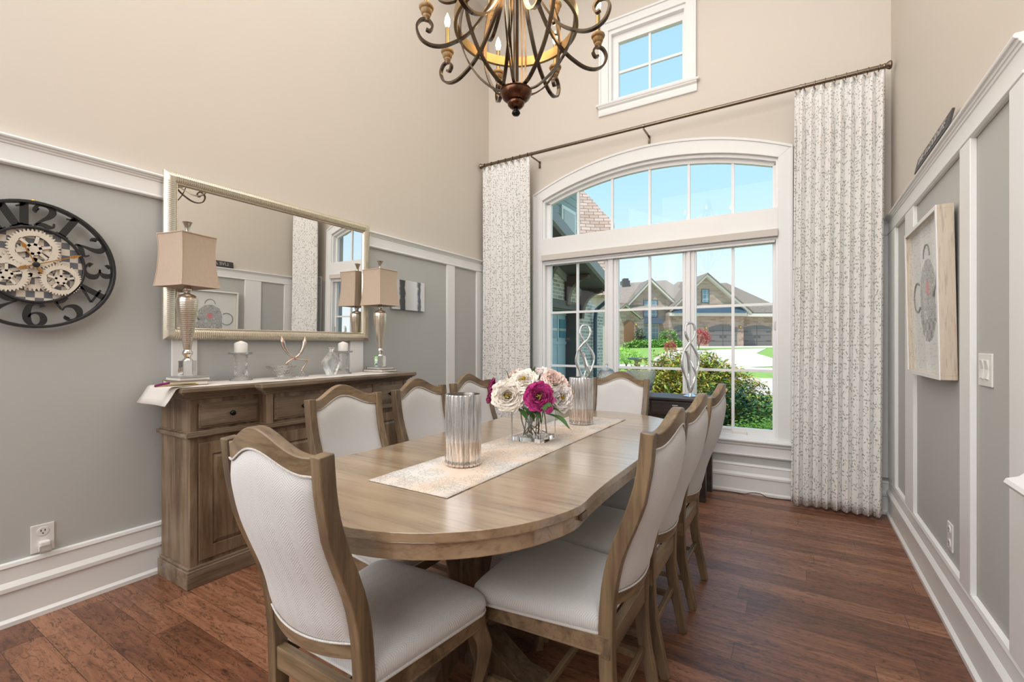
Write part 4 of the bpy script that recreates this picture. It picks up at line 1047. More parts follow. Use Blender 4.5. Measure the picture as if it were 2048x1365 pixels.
bd_ = empty('peony_bud', (vx, vy, vz+.024), 'closed green and magenta peony bud over the front rim of the vase', 'flower')
pos = rt*.060+fw_*-.13+Vector((0,0,.138))
m = MB(); m.sphere(pos, .0225, 12, (1,1,1)); m.build('bud', 'petal_magenta', bd_, smooth=80)
m = MB()
for k in range(4):
    a = k*PI/2+.5; q = Matrix.Translation(pos) @ (-fw_*.3+Vector((0,0,.9))-rt*.6).to_track_quat('Z','Y').to_matrix().to_4x4()
    pts = [q @ Vector((.0245*math.sin(th)*math.cos(a), .0245*math.sin(th)*math.sin(a), .0245*math.cos(th))) for th in (.05,.5,.9,1.25)]
    m.strap(pts, (q.to_3x3() @ Vector((-math.sin(a), math.cos(a), 0))), [.012,.030,.028,.004], .0015)
m.build('sepal', 'peony_leaf', bd_, smooth=60)
m = MB(); m.tube([tuple(p) for p in curve([(.03,-.03,0),(.045,-.05,.09),(.055,-.062,.135),tuple(pos+Vector((0,0,.0)))], 5)], .0025, 6); m.build('stem', 'stem_green', bd_, smooth=60)
def leaf_spray(base, tip, w, label_parent, up=(0,0,1)):
    base, tip = Vector(base), Vector(tip); d = tip-base; sd = d.cross(Vector(up)).normalized(); nn = sd.cross(d).normalized(); m = MB()
    n = 10
    for i in range(n+1):
        t_ = i/n; c_ = base+d*t_+nn*(.10*d.length*math.sin(PI*t_)); ww = w*math.sin(PI*min(.98, t_**.8*.96+.03))
        for u in (-1, 0, 1): m.v.append(tuple(c_+sd*u*ww+nn*(.25*ww*abs(u))))
    for i in range(n):
        for k in range(2): q = i*3+k; m.f.append((q, q+1, q+4, q+3))
    return m
lv_ = [((.03,.08,.14),(.160,.075,-.13),.020),((.05,.135,.0),(.13,.115,-.11),.017),((-.04,.15,-.07),(-.005,.105,-.12),.020),((-.06,.14,-.08),(-.03,.135,-.11),.018),((.02,.14,-.09),(.05,.10,-.11),.018)]
r = empty('peony_foliage', (vx, vy, vz+.024), 'dark green peony leaves spilling over the front of the vase', 'leaves')
sprays = [((.07,.13,-.10),(.150,.075,-.15),.026),((-.03,.15,-.10),(.03,.11,-.13),.024),((.045,.135,-.09),(.165,.062,-.12),.022),((.05,.16,-.07),(.130,.128,-.10),.018),((-.05,.16,-.07),(.0,.098,-.105),.020),((-.07,.15,-.05),(-.035,.105,-.10),.017),((.0,.16,-.08),(.03,.088,-.10),.016),((-.12,.27,.03),(-.140,.335,.03),.016),((.0,.27,.0),(.008,.345,-.01),.014),((.09,.25,-.05),(.115,.262,-.09),.014)]
for a, b_, w_ in sprays:
    f3 = lambda q: rt*q[0]+fw_*q[2]+Vector((0,0,q[1]-.024))
    leaf_spray(f3(a), f3(b_), w_, r).build('leaf', 'peony_leaf', r, smooth=60)
m = MB()
for k in range(8):
    a = rnd.uniform(0, 6.28); m.tube([tuple(q) for q in curve([(rnd.uniform(-.06,.06), rnd.uniform(-.06,.06), 0), (rnd.uniform(-.035,.035), rnd.uniform(-.035,.035), .07), (rnd.uniform(-.06,.06), rnd.uniform(-.06,.06), .15)], 4)], .0022, 5)
m.build('stem', 'stem_green', r, smooth=60)

# ================================================================== sideboard
sb = empty('sideboard', (XL+.17, 1.85, 0), 'weathered wood breakfront sideboard with drawers and panelled doors under the mirror', 'sideboard')
BX = .021-.0  # keeps the back just off the baseboard
def sx(x): return x-(XL+.17)
xb = sx(XL+.040); xs_, xm = sx(-2.560), sx(-2.495)
def stepped(dside, dmid, dend, z0, z1, prof=None):
    """plan outline of the breakfront, grown by an overhang"""
    ye = .745+dend; ym = .392+dmid
    return [(xb, -ye), (xs_+dside, -ye), (xs_+dside, -ym), (xm+dside, -ym), (xm+dside, ym), (xs_+dside, ym), (xs_+dside, ye), (xb, ye)]
m = MB(); m.prism(stepped(0, 0, 0, 0, 0), 'z', .09, .955); m.build('carcass', 'sideboard_wood', sb, bevel=.002)
m = MB(); m.prism(stepped(.018, .018, .018, 0, 0), 'z', 0, .088); m.prism(stepped(.010, .010, .010, 0, 0), 'z', .088, .102); m.build('plinth', 'sideboard_wood_h', sb, bevel=.004)
m = MB()
for d, z0, z1 in ((.012,.938,.948),(.022,.948,.958),(.036,.958,.968),(.050,.968,.976),(.058,.976,1.000)): m.prism(stepped(d, d, d, 0, 0), 'z', z0, z1)
m.build('top', 'sideboard_wood_h', sb, bevel=.004)
m = MB()
for d, z0, z1 in ((.010,.742,.750),(.024,.750,.770),(.010,.770,.776)): m.prism(stepped(d, d, d, 0, 0), 'z', z0, z1)
m.build('waist_moulding', 'sideboard_wood_h', sb, bevel=.005)
def raised(m, x, y0, y1, z0, z1, fr, d0=.012):
    """frame and raised panel facing +x"""
    m.box(x, x+d0, y0, y0+fr, z0, z1); m.box(x, x+d0, y1-fr, y1, z0, z1); m.box(x, x+d0, y0+fr, y1-fr, z0, z0+fr); m.box(x, x+d0, y0+fr, y1-fr, z1-fr, z1)
    a0, a1, b0, b1 = y0+fr, y1-fr, z0+fr, z1-fr; k = .022
    n = len(m.v); m.v += [(x+.001, a0, b0), (x+.001, a1, b0), (x+.001, a1, b1), (x+.001, a0, b1), (x+.010, a0+k, b0+k), (x+.010, a1-k, b0+k), (x+.010, a1-k, b1-k), (x+.010, a0+k, b1-k)]
    m.f += [(n+i, n+(i+1) % 4, n+4+(i+1) % 4, n+4+i) for i in range(4)] + [(n+4, n+5, n+6, n+7)]
def knob(p, parent):
    m = MB(); m.lathe([(.0045,0),(.0045,.012),(.009,.015),(.0135,.021),(.0145,.027),(.012,.033),(.005,.036),(.001,.0365)], 16, M=Matrix.Translation(p) @ Matrix.Rotation(PI/2, 4, 'Y')); m.build('knob', 'iron', parent, smooth=60)
for y0, y1, X in ((-.705, -.405, xs_), (.405, .705, xs_), (-.350, -.018, xm), (.018, .350, xm)):
    m = MB(); m.box(X-.002, X+.010, y0, y1, .790, .915); m.box(X+.010, X+.014, y0+.010, y1-.010, .800, .905)
    d = m.build('drawer', 'sideboard_wood_h', sb, bevel=.002)
    d['kind'] = 'part' if False else d.get('kind', 'part')
    del d['kind']
    knob((X+.013, (y0+y1)/2 if True else 0, .853), d)
    m = MB(); raised(m, X+.0005, y0, y1, .125, .715, .062); dd = m.build('door', 'sideboard_wood', sb, bevel=.0015)
    yk = y1-.03 if (y0 < -.3 or y0 == .018) else y0+.03
    knob((X+.011, y1-.03 if y0 in (-.705, -.350) else y0+.03, .53), dd)
# pilasters at the step
for s_ in (-1, 1):
    m = MB(); m.box(xm-.001, xm+.008, min(s_*.392, s_*.357), max(s_*.392, s_*.357), .10, .94); m.build('pilaster', 'sideboard_wood', sb, bevel=.002)
    m = MB(); m.box(xs_-.001, xs_+.006, min(s_*.745, s_*.712), max(s_*.745, s_*.712), .10, .94); m.build('pilaster', 'sideboard_wood', sb, bevel=.002)

# runner on the sideboard, hanging over the near end
m = MB(); rx0, rx1 = -2.845, -2.520; ZT = 1.0015
path = [(1.85+.62, ZT)] + [(1.85+.62-i*.06, ZT+.0006*(i % 3)) for i in range(1, 23)] + [(1.062, ZT+.001), (1.046, ZT+.0005), (1.036, ZT-.006), (1.028, ZT-.020), (1.008, ZT-.055), (.990, ZT-.082)]
for i, (y, z) in enumerate(path):
    for k in range(7): x = rx0+(rx1-rx0)*k/6; m.v.append((x, y-.004*math.sin(k*1.3)*(1 if i > 22 else 0), z))
for i in range(len(path)-1):
    for k in range(6): a = i*7+k; m.f.append((a, a+1, a+8, a+7))
o = m.build('sideboard_runner', 'cloth_cream' if 'cloth_cream' in MATS else paint('cloth_cream', (.72,.68,.63), .85, .03, 60), smooth=60); md = o.modifiers.new('s', 'SOLIDIFY'); md.thickness = .0015; md.offset = 1
tag(o, 'cream cloth runner along the sideboard top, hanging over its near end', 'table runner')
SZ = 1.0045

# books under the lamps
def book(loc, sx_, sy_, h, rz, cover, label, group):
    r = empty('book', loc, label, 'book', group, rz)
    m = MB(); m.box(-sx_/2, sx_/2, -sy_/2, sy_/2, 0, .003); m.box(-sx_/2, sx_/2, -sy_/2, sy_/2, h-.003, h); m.box(-sx_/2, -sx_/2+.003, -sy_/2, sy_/2, 0, h); m.build('cover', cover, r, bevel=.001)
    m = MB(); m.box(-sx_/2+.003, sx_/2-.004, -sy_/2+.004, sy_/2-.004, .003, h-.003); m.build('pages', 'book_pages', r)
    return r
L1 = (-2.735, 1.172); L2 = (-2.735, 2.497)
book((L1[0], L1[1]-.01, SZ), .20, .17, .022, -.25, 'book_cover_brown', 'brown book under the near lamp, bottom of its stack', 'stacked books under the lamps')
book((L1[0]+.005, L1[1], SZ+.022), .165, .145, .019, .0, 'book_cover_grey', 'slim grey book under the near lamp, directly beneath its crystal base', 'stacked books under the lamps')
book((L2[0], L2[1], SZ), .19, .17, .021, .1, 'book_cover_brown', 'brown book under the far lamp, bottom of its stack', 'stacked books under the lamps')
book((L2[0], L2[1], SZ+.021), .155, .14, .018, -.1, 'book_cover_grey', 'grey book under the far lamp, directly beneath its crystal base', 'stacked books under the lamps')
# gilt folding fan laid in front of the near lamp
fn = empty('folding_fan', (-2.615, 1.155, SZ), 'gold and purple folding fan lying in front of the near lamp', 'fan', rz=math.radians(-68))
m = MB()
for k in range(7):
    a = math.radians(-12+5*k); m.strap([(0,0,.004+.0012*k), (.19*math.cos(a), .19*math.sin(a), .006+.0035*k)], (-math.sin(a), math.cos(a), 0), .012, .0012)
m.build('stick', 'gold_trim', fn)
m = MB(); m.tube([(.19,-.03,.012),(.20,.01,.020),(.195,.05,.028)], .006, 6); m.build('edge', 'purple_trim', fn, smooth=60)
m = MB(); m.tube([(0,0,.006),(-.03,-.01,.004),(-.055,-.035,.003),(-.09,-.05,.004),(-.105,-.075,.005)], [.003,.002,.002,.006,.004], 6); m.build('tassel', 'gold_trim', fn, smooth=60)

# lamps
def table_lamp(loc, rz, label):
    r = empty('table_lamp', loc, label, 'lamp', 'buffet lamps on the sideboard', rz)
    m = MB(); m.box(-.030, .030, -.030, .030, 0, .082); m.build('crystal_base', 'clear_glass', r, bevel=.003)
    m = MB(); m.lathe([(.024,.082),(.022,.088),(.014,.094),(.015,.104),(.023,.116),(.024,.124),(.019,.134),(.016,.140)], 24); m.build('lower_neck', 'silver', r, smooth=50); m = MB(); m.lathe([(.016,.432),(.012,.440),(.018,.452),(.020,.462),(.014,.472),(.011,.482),(.011,.53)], 24)
    m.build('upper_neck', 'silver', r, smooth=50)
    m = MB(); prof = [(.017,.138),(.020,.16),(.025,.20),(.032,.25),(.040,.30),(.047,.34),(.0505,.375),(.0505,.40),(.045,.418),(.033,.428),(.017,.434)]
    m.lathe([tuple(p)[:2] for p in curve([(a, b_, 0) for a, b_ in prof], 4)], 36); m.build('lamp_body', 'lamp_body_silver', r, smooth=70)
    # square waisted shade
    m = MB(); zs = [.470+.27*i/12 for i in range(13)]; n = 13
    def half(z):
        t_ = (z-.470)/.27; return .084+.018*(1-t_)**2.2+.008*t_**4
    def ring(z, d, m):
        P = []
        h_ = half(z)-d
        for c_ in range(4):
            for i in range(8):
                u = -1+2*i/8; q = [(h_, h_*u), (-h_*u, h_), (-h_, -h_*u), (h_*u, -h_)][c_]
                k = 1-.05*(1-u*u); P.append((q[0]*k, q[1]*k, z))
        return P
    rings = [ring(z, 0, m) for z in zs]+[ring(z, .002, m) for z in zs[::-1]]; n = 32
    for P_ in rings: m.v += P_
    L = len(rings)
    for i in range(L):
        for k in range(n): m.f.append((i*n+k, i*n+(k+1) % n, ((i+1) % L)*n+(k+1) % n, ((i+1) % L)*n+k))
    sh = m.build('lamp_shade', 'lamp_shade_cloth', r, smooth=40)
    m = MB(); m.tube(ring(.470, -.001, m), .0028, 6, closed=True); m.tube(ring(.740, -.001, m), .0032, 6, closed=True)
    for c_ in range(4):
        m.tube([((1 if c_ in (0,3) else -1)*(half(z)*.951+.001), (1 if c_ in (0,1) else -1)*(half(z)*.951+.001), z) for z in zs], .0024, 6)
    for s_ in ((1,1),(-1,1),(-1,-1),(1,-1)): m.tube([(s_[0]*(half(z)+.0005), s_[1]*(half(z)+.0005), z) for z in zs], .0026, 6)
    m.build('trim', 'lamp_shade_cloth', sh, smooth=60)
    m = MB(); m.lathe([(.012,.742),(.010,.752),(.009,.765),(.012,.785),(.020,.806),(.024,.812),(.017,.812),(.006,.80)], 4 if False else 18); m.build('finial', 'pewter', r, smooth=50)
    m = MB()
    for a in range(4): m.tube([(0,0,.742),(.080*math.cos(a*PI/2),.080*math.sin(a*PI/2),.738)], .0015, 5)
    m.build('harp', 'pewter', r)
    return r
l1 = table_lamp((L1[0], L1[1], SZ+.0415), math.radians(12), 'tall silver buffet lamp with a beige waisted shade on the near end of the sideboard')
dup(l1, (L2[0], L2[1], SZ+.0395), math.radians(2), 'tall silver buffet lamp with a beige shade on the far end of the sideboard')

# candlesticks with candles
def candlestick(loc, label, cl):
    r = empty('crystal_candlestick', loc, label, 'candlestick', 'crystal candlesticks on the sideboard')
    m = MB(); m.lathe([(.058,0),(.056,.005),(.040,.018),(.033,.035),(.030,.07),(.031,.11),(.034,.140),(.036,.148)], 24, flute=12, famp=.05)
    m.build('stem', 'crystal', r, smooth=60)
    m = MB(); m.lathe([(.030,.148),(.060,.152),(.064,.160),(.060,.163),(.036,.158),(.001,.157)], 30, flute=10, famp=.03); m.build('dish', 'crystal', r, smooth=60)
    c = empty('pillar_candle', (loc[0], loc[1], loc[2]+.158), cl, 'candle', 'white candles on the crystal candlesticks')
    m = MB(); m.lathe([(.034,0),(.0345,.002),(.0345,.056),(.030,.060),(.018,.066),(.004,.072),(.001,.073)], 24); m.build('wax', 'wax_white', c, smooth=50)
    m = MB(); m.tube([(0,0,.070),(.001,0,.078)], .0012, 5); m.build('wick', 'black_paint', c)
    return r, c
r, c = candlestick((-2.755, 1.458, SZ), 'crystal candlestick beside the near lamp', 'short white pillar candle on the crystal candlestick beside the near lamp')
dup(r, (-2.765, 2.178, SZ), .2, 'crystal candlestick behind the cut crystal decanter'); dup(c, (-2.765, 2.178, SZ+.158), 0, 'short white pillar candle on the candlestick behind the cut crystal decanter')
# bowl
bw = empty('crystal_bowl', (-2.665, 1.650, SZ), 'small cut crystal footed bowl in front of the bird sculpture', 'bowl')
m = MB(); m.lathe([(.036,0),(.034,.006),(.020,.014),(.022,.020),(.045,.034),(.070,.056),(.086,.076),(.083,.077),(.066,.058),(.042,.040),(.018,.028),(.001,.026)], 36, flute=9, famp=.02, caps=False); m.build('bowl_body', 'crystal', bw, smooth=60)
# decanter (diamond shaped bottle with stopper)
dc = empty('crystal_decanter', (-2.700, 2.030, SZ), 'diamond shaped cut crystal decanter in front of the far candlestick', 'decanter', rz=.35)
m = MB(); m.prism([(-.030,0),(.030,0),(.034,.012),(.085,.085),(.078,.098),(.018,.150),(.014,.158),(-.014,.158),(-.018,.150),(-.078,.098),(-.085,.085),(-.034,.012)], 'x', -.024, .024)
m.build('bottle', 'crystal', dc, bevel=.008, smooth=40)
m = MB(); m.lathe([(.010,.155),(.012,.168),(.022,.180),(.024,.184),(.016,.190),(.002,.186)], 12, flute=6, famp=.08); m.build('stopper', 'crystal', dc, smooth=40)
# two-bird twisted sculpture in pearly metal glass
bs = empty('bird_sculpture', (-2.745, 1.800, SZ), 'pair of iridescent metal glass birds crossing on curved legs behind the bowl', 'sculpture')
b = NB('iridescent'); v = b.coord(); b.pbr(b.ramp(b.noise(v, 16, 2), (.38,(.62,.60,.58)), (.5,(.72,.50,.36)), (.6,(.55,.52,.66)), (.7,(.70,.66,.50))), .12, .85)
def ycurve(pts, rs, name, mat='iridescent', n=8):
    p_ = curve([(0.0+q[2] if len(q) > 2 else 0, q[0], q[1]) for q in pts], 6); k = len(p_); rr = [interp([(i*6, x) for i, x in enumerate(rs)], i) for i in range(k)]
    m = MB(); m.tube([tuple(q) for q in p_], rr, n); return m.build(name, mat, bs, smooth=70)
ycurve([(-.098,.262),(-.092,.225),(-.075,.180),(-.040,.140),(.010,.118),(.050,.112)], [.001,.016,.013,.008,.006,.005], 'bird')
ycurve([(.062,.262),(.060,.225),(.046,.180),(.020,.140),(-.020,.118),(-.055,.098),(-.070,.085)], [.001,.015,.013,.008,.006,.006,.005], 'bird')
ycurve([(-.010,.118,.004),(.050,.110,.004),(.100,.106,.004)], [.008,.008,.003], 'wing'); ycurve([(.080,.106),(.060,.070),(.040,.040),(.045,.026)], [.006,.006,.006,.008], 'leg')
ycurve([(-.060,.092),(-.055,.050),(-.048,.02)], [.006,.005,.006], 'leg')
m = MB()
for y in (.046, -.046): m.lathe([(.036,0),(.030,.008),(.010,.018),(.018,.026),(.012,.034),(.002,.036)], 18, c=(0,y,0))
m.build('base', 'clear_glass', bs, smooth=60)

# ================================================================== console table by the window and glass sculptures
cx0, cx1, cy0, cy1, cz = -1.790, -.585, 3.770, 4.130, .790
cn = empty('console_table', ((cx0+cx1)/2, (cy0+cy1)/2, 0), 'dark wood console table with drawers under the window', 'console table')
hx, hy = (cx1-cx0)/2, (cy1-cy0)/2
m = MB(); m.box(-hx-.015, hx+.015, -hy-.012, hy+.012, cz-.020, cz); m.build('top', 'console_wood', cn, bevel=.003)
m = MB(); m.box(-hx+.01, hx-.01, -hy+.01, hy-.01, .62, cz-.020); m.build('case', 'console_wood', cn, bevel=.002)
for k in range(3):
    a = -hx+.03+k*(2*hx-.06)/3; b_ = a+(2*hx-.06)/3-.01
    m = MB(); m.box(a, b_, -hy+.0, -hy+.012, .648, cz-.032); d = m.build('drawer', 'console_wood', cn, bevel=.003)
    m = MB(); m.box((a+b_)/2-.022, (a+b_)/2+.022, -hy-.012, -hy+.0, .725, .735); m.build('handle', 'nickel', d, bevel=.002)
for a in (-1, 1):
    for b_ in (-1, 1):
        m = MB(); m.box(a*(hx-.032)-.028, a*(hx-.032)+.028, b_*(hy-.03)-.026, b_*(hy-.03)+.026, 0, .63); m.build('leg', 'console_wood', cn, bevel=.003)
def swirl(loc, rz, label, k=1., hgt=.60):
    r = empty('glass_swirl_sculpture', loc, label, 'sculpture', 'silver glass swirl sculptures on the console', rz)
    m = MB(); m.lathe([(.055,0),(.055,.004),(.040,.009),(.020,.020),(.010,.030)], 24); m.build('base', 'chrome', r, smooth=50)
    h = hgt
    A = [(0,.0,.02),(-.018,.0,.10),(-.050,.006,.18),(-.082,.0,.27),(-.070,-.006,.36),(-.030,-.010,.42),(.020,-.006,.47),(.048,0,.53),(.035,.004,.585),(.0,.006,.60),(-.035,.004,.585),(-.048,.0,.53),(-.020,.006,.47),(.028,.010,.41),(.070,.006,.345),(.082,0,.28),(.055,-.006,.19),(.018,0,.10),(0,0,.02)]
    B = [(0,0,.03),(-.010,.02,.11),(.010,.03,.19),(.0,.02,.26),(-.030,.0,.33),(-.048,-.01,.375)]
    Cc = [(0,0,.03),(.014,-.02,.11),(.030,-.03,.18),(.015,-.02,.24),(.0,.0,.30),(-.02,.01,.35)]
    for P_, nm, rad in ((A, 'loop', .0105), (B, 'strand', .0105), (Cc, 'strand', .0100)):
        p_ = curve([(q[0], q[1], q[2]*h/.6) for q in P_], 8); m = MB(); m.tube([tuple(q) for q in p_], [rad*(1+.25*math.sin(i*.35)) for i in range(len(p_))], 10); m.build(nm, 'chrome_glass', r, smooth=80)
    return r
b = NB('chrome_glass'); v = b.coord(); b.pbr(b.mix(b.noise(v, 30, 3), (.93,.93,.93), (.80,.82,.82)), .04, .75)
s1 = swirl((-1.655, 3.97, cz), YAW, 'tall silver glass swirl sculpture on the left of the console, behind the far mercury cylinder')
dup(s1, (-.735, 3.97, cz), YAW+.3, 'tall silver glass swirl sculpture on the right of the console, above the drawer front')
# lidded glass jar and big crackle glass vase
jr = empty('glass_jar', (-1.440, 3.95, cz), 'domed clear glass jar with a knob lid on the console', 'jar')
m = MB(); m.lathe([(.030,0),(.055,.02),(.085,.07),(.090,.115),(.080,.160),(.062,.188),(.058,.188),(.076,.158),(.086,.114),(.080,.070),(.05,.024),(.001,.010)], 28, caps=False); m.build('jar_body', 'crystal', jr, smooth=60)
m = MB(); m.lathe([(.060,.188),(.050,.204),(.020,.216),(.006,.220),(.006,.228),(.013,.236),(.013,.244),(.004,.252)], 24); m.build('lid', 'crystal', jr, smooth=60)
bv = empty('crackle_glass_vase', (-1.130, 3.95, cz), 'wide crackled clear glass bowl vase on the console behind the far chair', 'vase')
m = MB(); m.lathe([(.060,0),(.085,.04),(.110,.12),(.120,.20),(.117,.200),(.106,.12),(.080,.045),(.001,.012)], 28, flute=14, famp=.012, caps=False); m.build('vase_body', 'crystal', bv, smooth=60)
# cord on the floor
m = MB(); m.tube([tuple(q) for q in curve([(-.62,4.12,.004),(-.45,4.16,.004),(-.36,4.150,.005),(-.30,4.165,.022),(-.24,4.172,.020),(-.19,4.155,.005),(-.10,4.165,.004),(-.03,4.185,.004)], 6)], .003, 6)
tag(m.build('power_cord', 'black_paint', smooth=60), 'thin dark cord running along the baseboard under the window', 'cord')

# ================================================================== chandelier
CX, CY, CZ0 = -1.04, 1.721, 2.211
ch = empty('chandelier', (CX, CY, CZ0), 'large bronze orb chandelier with scroll arms and candle bulbs over the table', 'chandelier')
ch['label'] = 'large bronze orb chandelier with scroll arms and candle bulbs over the table'
m = MB(); m.lathe([(.001,0),(.014,.003),(.019,.011),(.016,.019),(.007,.024),(.007,.032)], 20); m.build('finial', 'iron', ch, smooth=60)
m = MB(); m.lathe([(.010,.030),(.026,.036),(.036,.047),(.038,.058),(.035,.062),(.046,.066),(.058,.076),(.066,.090),(.068,.100),(.065,.103),(.069,.107),(.064,.113),(.02,.118)], 32); m.build('bowl', 'bowl_bronze', ch, smooth=50)
m = MB(); ringz = [(.256,.372),(.270,.372),(.270,.418),(.256,.418)]
n = 72; vs = [(r_*math.cos(2*PI*k/n), r_*math.sin(2*PI*k/n), z) for k in range(n) for r_, z in ringz]
m.add(vs, [(k*4+i, ((k+1) % n)*4+i, ((k+1) % n)*4+(i+1) % 4, k*4+(i+1) % 4) for k in range(n) for i in range(4)]); m.build('ring', 'ring_bronze', ch, smooth=30, bevel=.002)
for k in range(8):
    a0 = 2*PI*(k+.5)/8
    for da in (-.035, .035):
        if k % 2 and da > 0: continue
        a = a0+(da if k % 2 == 0 else 0); w_, t_ = (.005,.005) if k % 2 == 0 else (.014,.005)
        ca, sa = math.cos(a), math.sin(a)
        pr = curve([(.055,0,.112),(.10,0,.128),(.17,0,.19),(.225,0,.28),(.251,0,.38),(.24,0,.50),(.17,0,.66),(.09,0,.80),(.035,0,.92)], 5)
        m = MB(); m.strap([(p.x*ca, p.x*sa, p.z) for p in pr], (-sa, ca, 0), w_*1.4 if k % 2 == 0 else .017, .006); m.build('rib', 'dark_bronze', ch, smooth=40)
m = MB(); m.lathe([(.012,.118),(.012,.86),(.030,.88),(.045,.90),(.045,.93),(.02,.95),(.008,1.0)], 16); m.build('central_column', 'dark_bronze', ch, smooth=50)
def arm(a, dz, R, S_=1.):
    ca, sa = math.cos(a), math.sin(a)
    pr = [(.03,.72),(.06,.60),(.115,.47),(.20,.335),(.29,.268),(.355,.252),(.405,.272),(.425,.318),(.408,.352),(.378,.356),(.360,.334),(.370,.312),(.386,.316)]
    pr = [(x*R/.385, z) for x, z in pr]
    c_ = curve([(x, 0, z+dz) for x, z in pr], 6)
    m = MB(); m.strap([(p.x*ca, p.x*sa, p.z) for p in c_], (-sa, ca, 0), .017, .009); ar = m.build('arm', 'dark_bronze', ch, smooth=45)
    T = Matrix.Translation((R*1.0*ca, R*1.0*sa, .358+dz))
    m = MB(); m.lathe([(.009,-.006),(.010,.004),(.015,.008),(.017,.014),(.015,.018),(.020,.021),(.0235,.032),(.0245,.037),(.022,.040),(.029,.043),(.0315,.050),(.029,.056),(.012,.058)], 18, M=T); m.build('candle_cup', 'ceramic_wood', ar, smooth=50)
    m = MB(); m.lathe([(.0095,.058),(.0095,.165)], 12, M=T); m.build('candle_sleeve', 'ring_bronze', ar, smooth=50)
    m = MB(); m.lathe([(.006,.165),(.011,.178),(.014,.192),(.012,.208),(.006,.224),(.001,.236)], 12, M=T); m.build('bulb', 'bulb_glow', ar, smooth=70)
for k in range(8): arm(k*PI/4, 0, .385)
for k in range(6): arm(math.radians(25+60*k), .27, .33)
m = MB()
z = 1.0
while z < ZC-CZ0-.05:
    m.tube([(.012*math.cos(t_)*(1 if int(z*25) % 2 else 0), .012*math.cos(t_)*(0 if int(z*25) % 2 else 1), z+.024*math.sin(t_)) for t_ in [2*PI*i/10 for i in range(10)]], .003, 5, closed=True); z += .04
m.build('chain', 'dark_bronze', ch); m = MB(); m.lathe([(.01,ZC-CZ0-.05),(.06,ZC-CZ0-.03),(.065,ZC-CZ0-.001)], 20); m.build('canopy', 'dark_bronze', ch, smooth=50)
lamp('chandelier_glow', 'POINT', (CX, CY, CZ0+.62), (0,0,0), 16, (1, .66, .34), shadow_soft_size=.22)

# ================================================================== outdoors
def gz(y): return interp([(4,-.5),(12,-.5),(20,-.38),(30,.2),(44,.93),(60,1.1),(120,1.5)], y)
def strip(name, mat, pts_l, pts_r, dz, label=None):
    """ground ribbon between two point lists that share y values"""
    m = MB()
    for (xl, y), (xr, y2) in zip(pts_l, pts_r): m.v += [(xl, y, gz(y)+dz), (xr, y2, gz(y2)+dz)]
    for i in range(len(pts_l)-1): q = 2*i; m.f.append((q, q+1, q+3, q+2))
    o = m.build(name, mat, smooth=60); struct(o)
    if label: o['label'] = label
    return o
ys = [4.42, 8, 12, 16, 20, 24, 28, 32, 36, 40, 44, 52, 60, 90, 160]
strip('lawn', 'grass', [(-120, y) for y in ys], [(90, y) for y in ys], 0)
m = MB(); m.box(-6, 3, 4.43, 8.6, -.60, -.488); struct(m.build('mulch_bed', 'mulch'))
strip('road', 'asphalt', [(-120, y) for y in (17, 20, 22.5)], [(90, y) for y in (17, 20, 22.5)], .012)
strip('sidewalk', 'drive', [(-120, y) for y in (25.5, 26.9)], [(90, y) for y in (25.5, 26.9)], .015)
# camera aligned frame of the far lot (its houses face this one squarely)
R2 = Matrix(((math.cos(YAW), -math.sin(YAW), 0), (math.sin(YAW), math.cos(YAW), 0), (0, 0, 1)))
def fr(x, d): v_ = R2 @ Vector((x, d, 0)); return v_.x, v_.y
def quad_strip(name, mat, rows, dz):
    m = MB()
    for d, xa, xb_ in rows:
        for x in (xa, xb_): X, Y = fr(x, d); m.v.append((X, Y, gz(Y)+dz))
    for i in range(len(rows)-1): q = 2*i; m.f.append((q, q+1, q+3, q+2))
    return struct(m.build(name, mat, smooth=60))
quad_strip('driveway', 'drive', [(24, 7.0, 15.5), (28, 8.4, 16), (33, 10.4, 17.5), (38, 12.8, 21), (42, 15.2, 26), (46, 17.2, 30), (49.8, 17.2, 32)], .02)
quad_strip('own_driveway', 'drive', [(8, -3.6, -.6), (12, -3.2, -.2), (17, -4, 1)], .012) if False else None
m = MB(); m.box(-3.98, -2.95, 4.45, 17.2, -.6, -.47); struct(m.build('own_driveway', 'drive'))

# ---- house across the street
D = 50.; K = D/921.7
hx_, hy_ = fr(0, D)
hs = empty('street_house', (hx_, hy_, 0), 'brick house with three arched garage doors across the street', 'house', rz=YAW)
U = lambda u: (u-1024)*K
V = lambda v: H+(689.8-v)*K
def poly(m, pts, y0, y1): m.prism([(U(u), V(v)) for u, v in pts], 'y', y0, y1)
m = MB(); m.box(U(1205), U(1352), .0, 9, .6, V(606)); m.box(U(1330), U(1476), -1.2, 9, .6, V(627)); m.box(U(1476), U(1600), .0, 9, .6, V(627))
poly(m, [(1252,612),(1300,563),(1349,612)], -.01, 1.0); poly(m, [(1330,628),(1401,557),(1484,628)], -1.21, 0.5)
poly(m, [(1205,700),(1205,640),(1243,616),(1272,640),(1272,655),(1262,655),(1262,700)], -1.5, 0); m.box(U(1262), U(1279), -1.6, 0, .6, V(641))
m.build('walls', 'brick_street', hs)
m = MB()
def hip(m, zv, ridge, yf, yb, yr, x0, x1):
    """hipped roof: eave rectangle x0..x1 (px) at zv, ridge ends ((u,v),(u,v)) at depth yr"""
    (ua, va), (ub, vb) = ridge; n = len(m.v)
    m.v += [(U(x0), yf, V(zv)), (U(x1), yf, V(zv)), (U(x1), yb, V(zv)), (U(x0), yb, V(zv)), (U(ua), yr, V(va)), (U(ub), yr, V(vb))]
    m.f += [(n, n+1, n+5, n+4), (n+1, n+2, n+5), (n+2, n+3, n+4, n+5), (n+3, n, n+4), (n+3, n+2, n+1, n)]
hip(m, 618, ((1266,556),(1360,549)), -.5, 12, 4.5, 1196, 1425)
